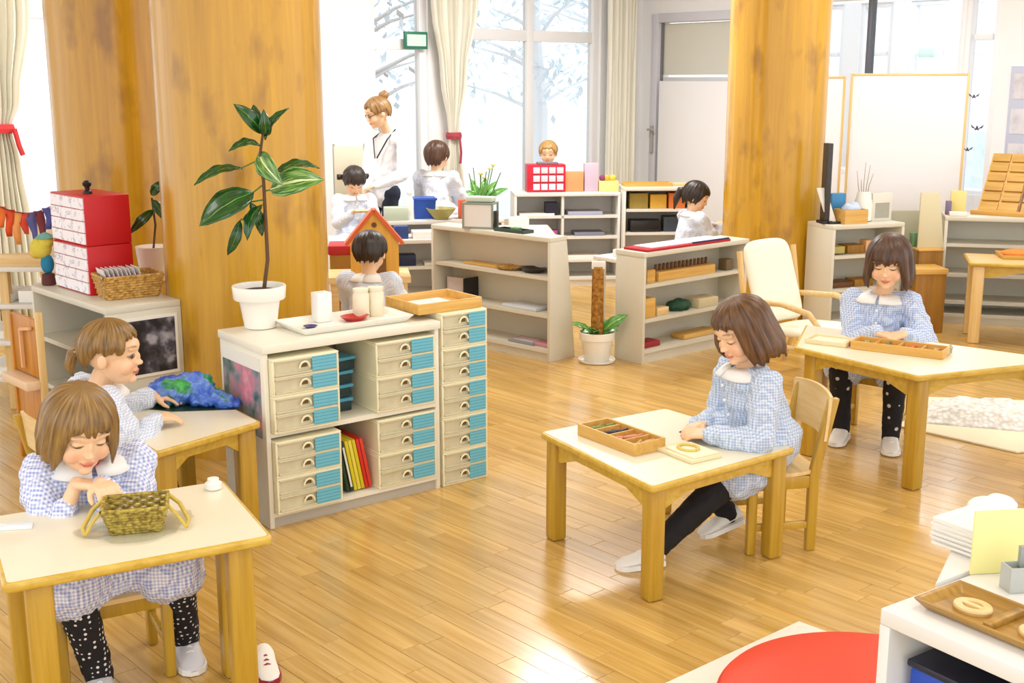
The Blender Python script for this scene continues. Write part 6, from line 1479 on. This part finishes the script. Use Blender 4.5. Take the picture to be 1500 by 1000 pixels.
for v in me.vertices: p=v.co*40; v.co+=V((noise.noise(p),noise.noise(p+V((5,0,0))),.6*noise.noise(p+V((0,7,0)))))*.007; v.co.z=max(.0005,v.co.z)
tag(link('crumpled_tissue',me,M_PAPER,None,(1.27*KF,3.03*KF,.8506)),'crumpled white tissue at the back of the nearest shelf','tissue')
t=thing('blue_storage_bin','blue storage bin with dark lid inside the nearest shelf','bin',fgP(.30*KF,.18*KF,.6165),FGa); MB().box((-.25,-.13,0),(.25,.13,.165)).build('bin_body',plain('royal_blue_plastic','#1746b0',.4),t,bevel=.01); MB().box((-.255,-.135,.165),(.255,.135,.182)).build('lid',plain('navy_lid','#171a2e',.4),t,bevel=.005)
for o in [o for o in COL.objects if o not in BEFORE and o.parent is None and not o.name.startswith('corner_cabinet')]: o.scale=(KF,KF,KF)
# ---- lace blanket and mat behind the large table
bp2=at(1440,590,.0)
t=thing('floor_rug','cream rug lying behind the large right table','rug',(0,0,0),0)
rp_=[at(1365,592,0),at(1400,632,0),at(1530,652,0),at(1560,570,0),at(1385,560,0)]
c_=V((2.45,5.95,0)); rp_=[(1.99,5.93),(2.42,5.48),(3.2,5.75),(3.0,6.4),(2.3,6.5)]
MB().prism([(x,y) for x,y in rp_],.0005,.012).build('rug_base',plain('cream_rug','#efe3c4',.85,.05,12),t,bevel=.004)
me=bpy.data.meshes.new('b'); vs=[];fs=[]; N=26
for i in range(N+1):
    for j in range(N+1):
        u,v=i/N,j/N; x=2.08+.75*u+.25*v; y=5.98-.26*u+.42*v; e=min(u,1-u,v,1-v)
        z=.016+.05*sm(0,.2,e)+.03*abs(noise.noise(V((u*7,v*7,1))))*sm(0,.15,e); vs.append((x+.02*noise.noise(V((u*9,v*9,4))),y+.02*noise.noise(V((u*9,v*9,8))),z))
for i in range(N):
    for j in range(N): a=i*(N+1)+j; fs.append((a,a+1,a+N+2,a+N+1))
def lace():
    m,n,l,b=new_mat('white_lace_knit'); tc=n.new('ShaderNodeTexCoord'); t=n.new('ShaderNodeTexVoronoi'); t.inputs['Scale'].default_value=42; l.new(tc.outputs['Object'],t.inputs[0])
    rp=n.new('ShaderNodeValToRGB'); rp.color_ramp.elements[0].color=lin('#ffffff'); rp.color_ramp.elements[1].color=lin('#c9c3b4'); l.new(t.outputs[0],rp.inputs[0]); l.new(rp.outputs[0],b.inputs['Base Color']); b.inputs['Roughness'].default_value=.9
    bp=n.new('ShaderNodeBump'); bp.inputs['Strength'].default_value=.6; bp.inputs['Distance'].default_value=.01; bp.invert=True; l.new(t.outputs[0],bp.inputs['Height']); l.new(bp.outputs[0],b.inputs['Normal']); return m
o=tag(MB().add(vs,fs).build('lace_blanket',lace(),None,smooth=True),'white knitted lace blanket heaped on the cream rug','blanket'); s=o.modifiers.new('t','SOLIDIFY'); s.thickness=.006

tag(solo('exit_sign','small pale green exit sign on the window post of the next room','sign',MB().box((-.10,-.02,0),(.10,0,.10)),plain('sign_pale_green','#cfeee2',.4),(C0[0]+1.60*cos(AV)-3.0*sin(AV),C0[1]+1.60*sin(AV)+3.0*cos(AV),2.0),AV,bevel=.003))
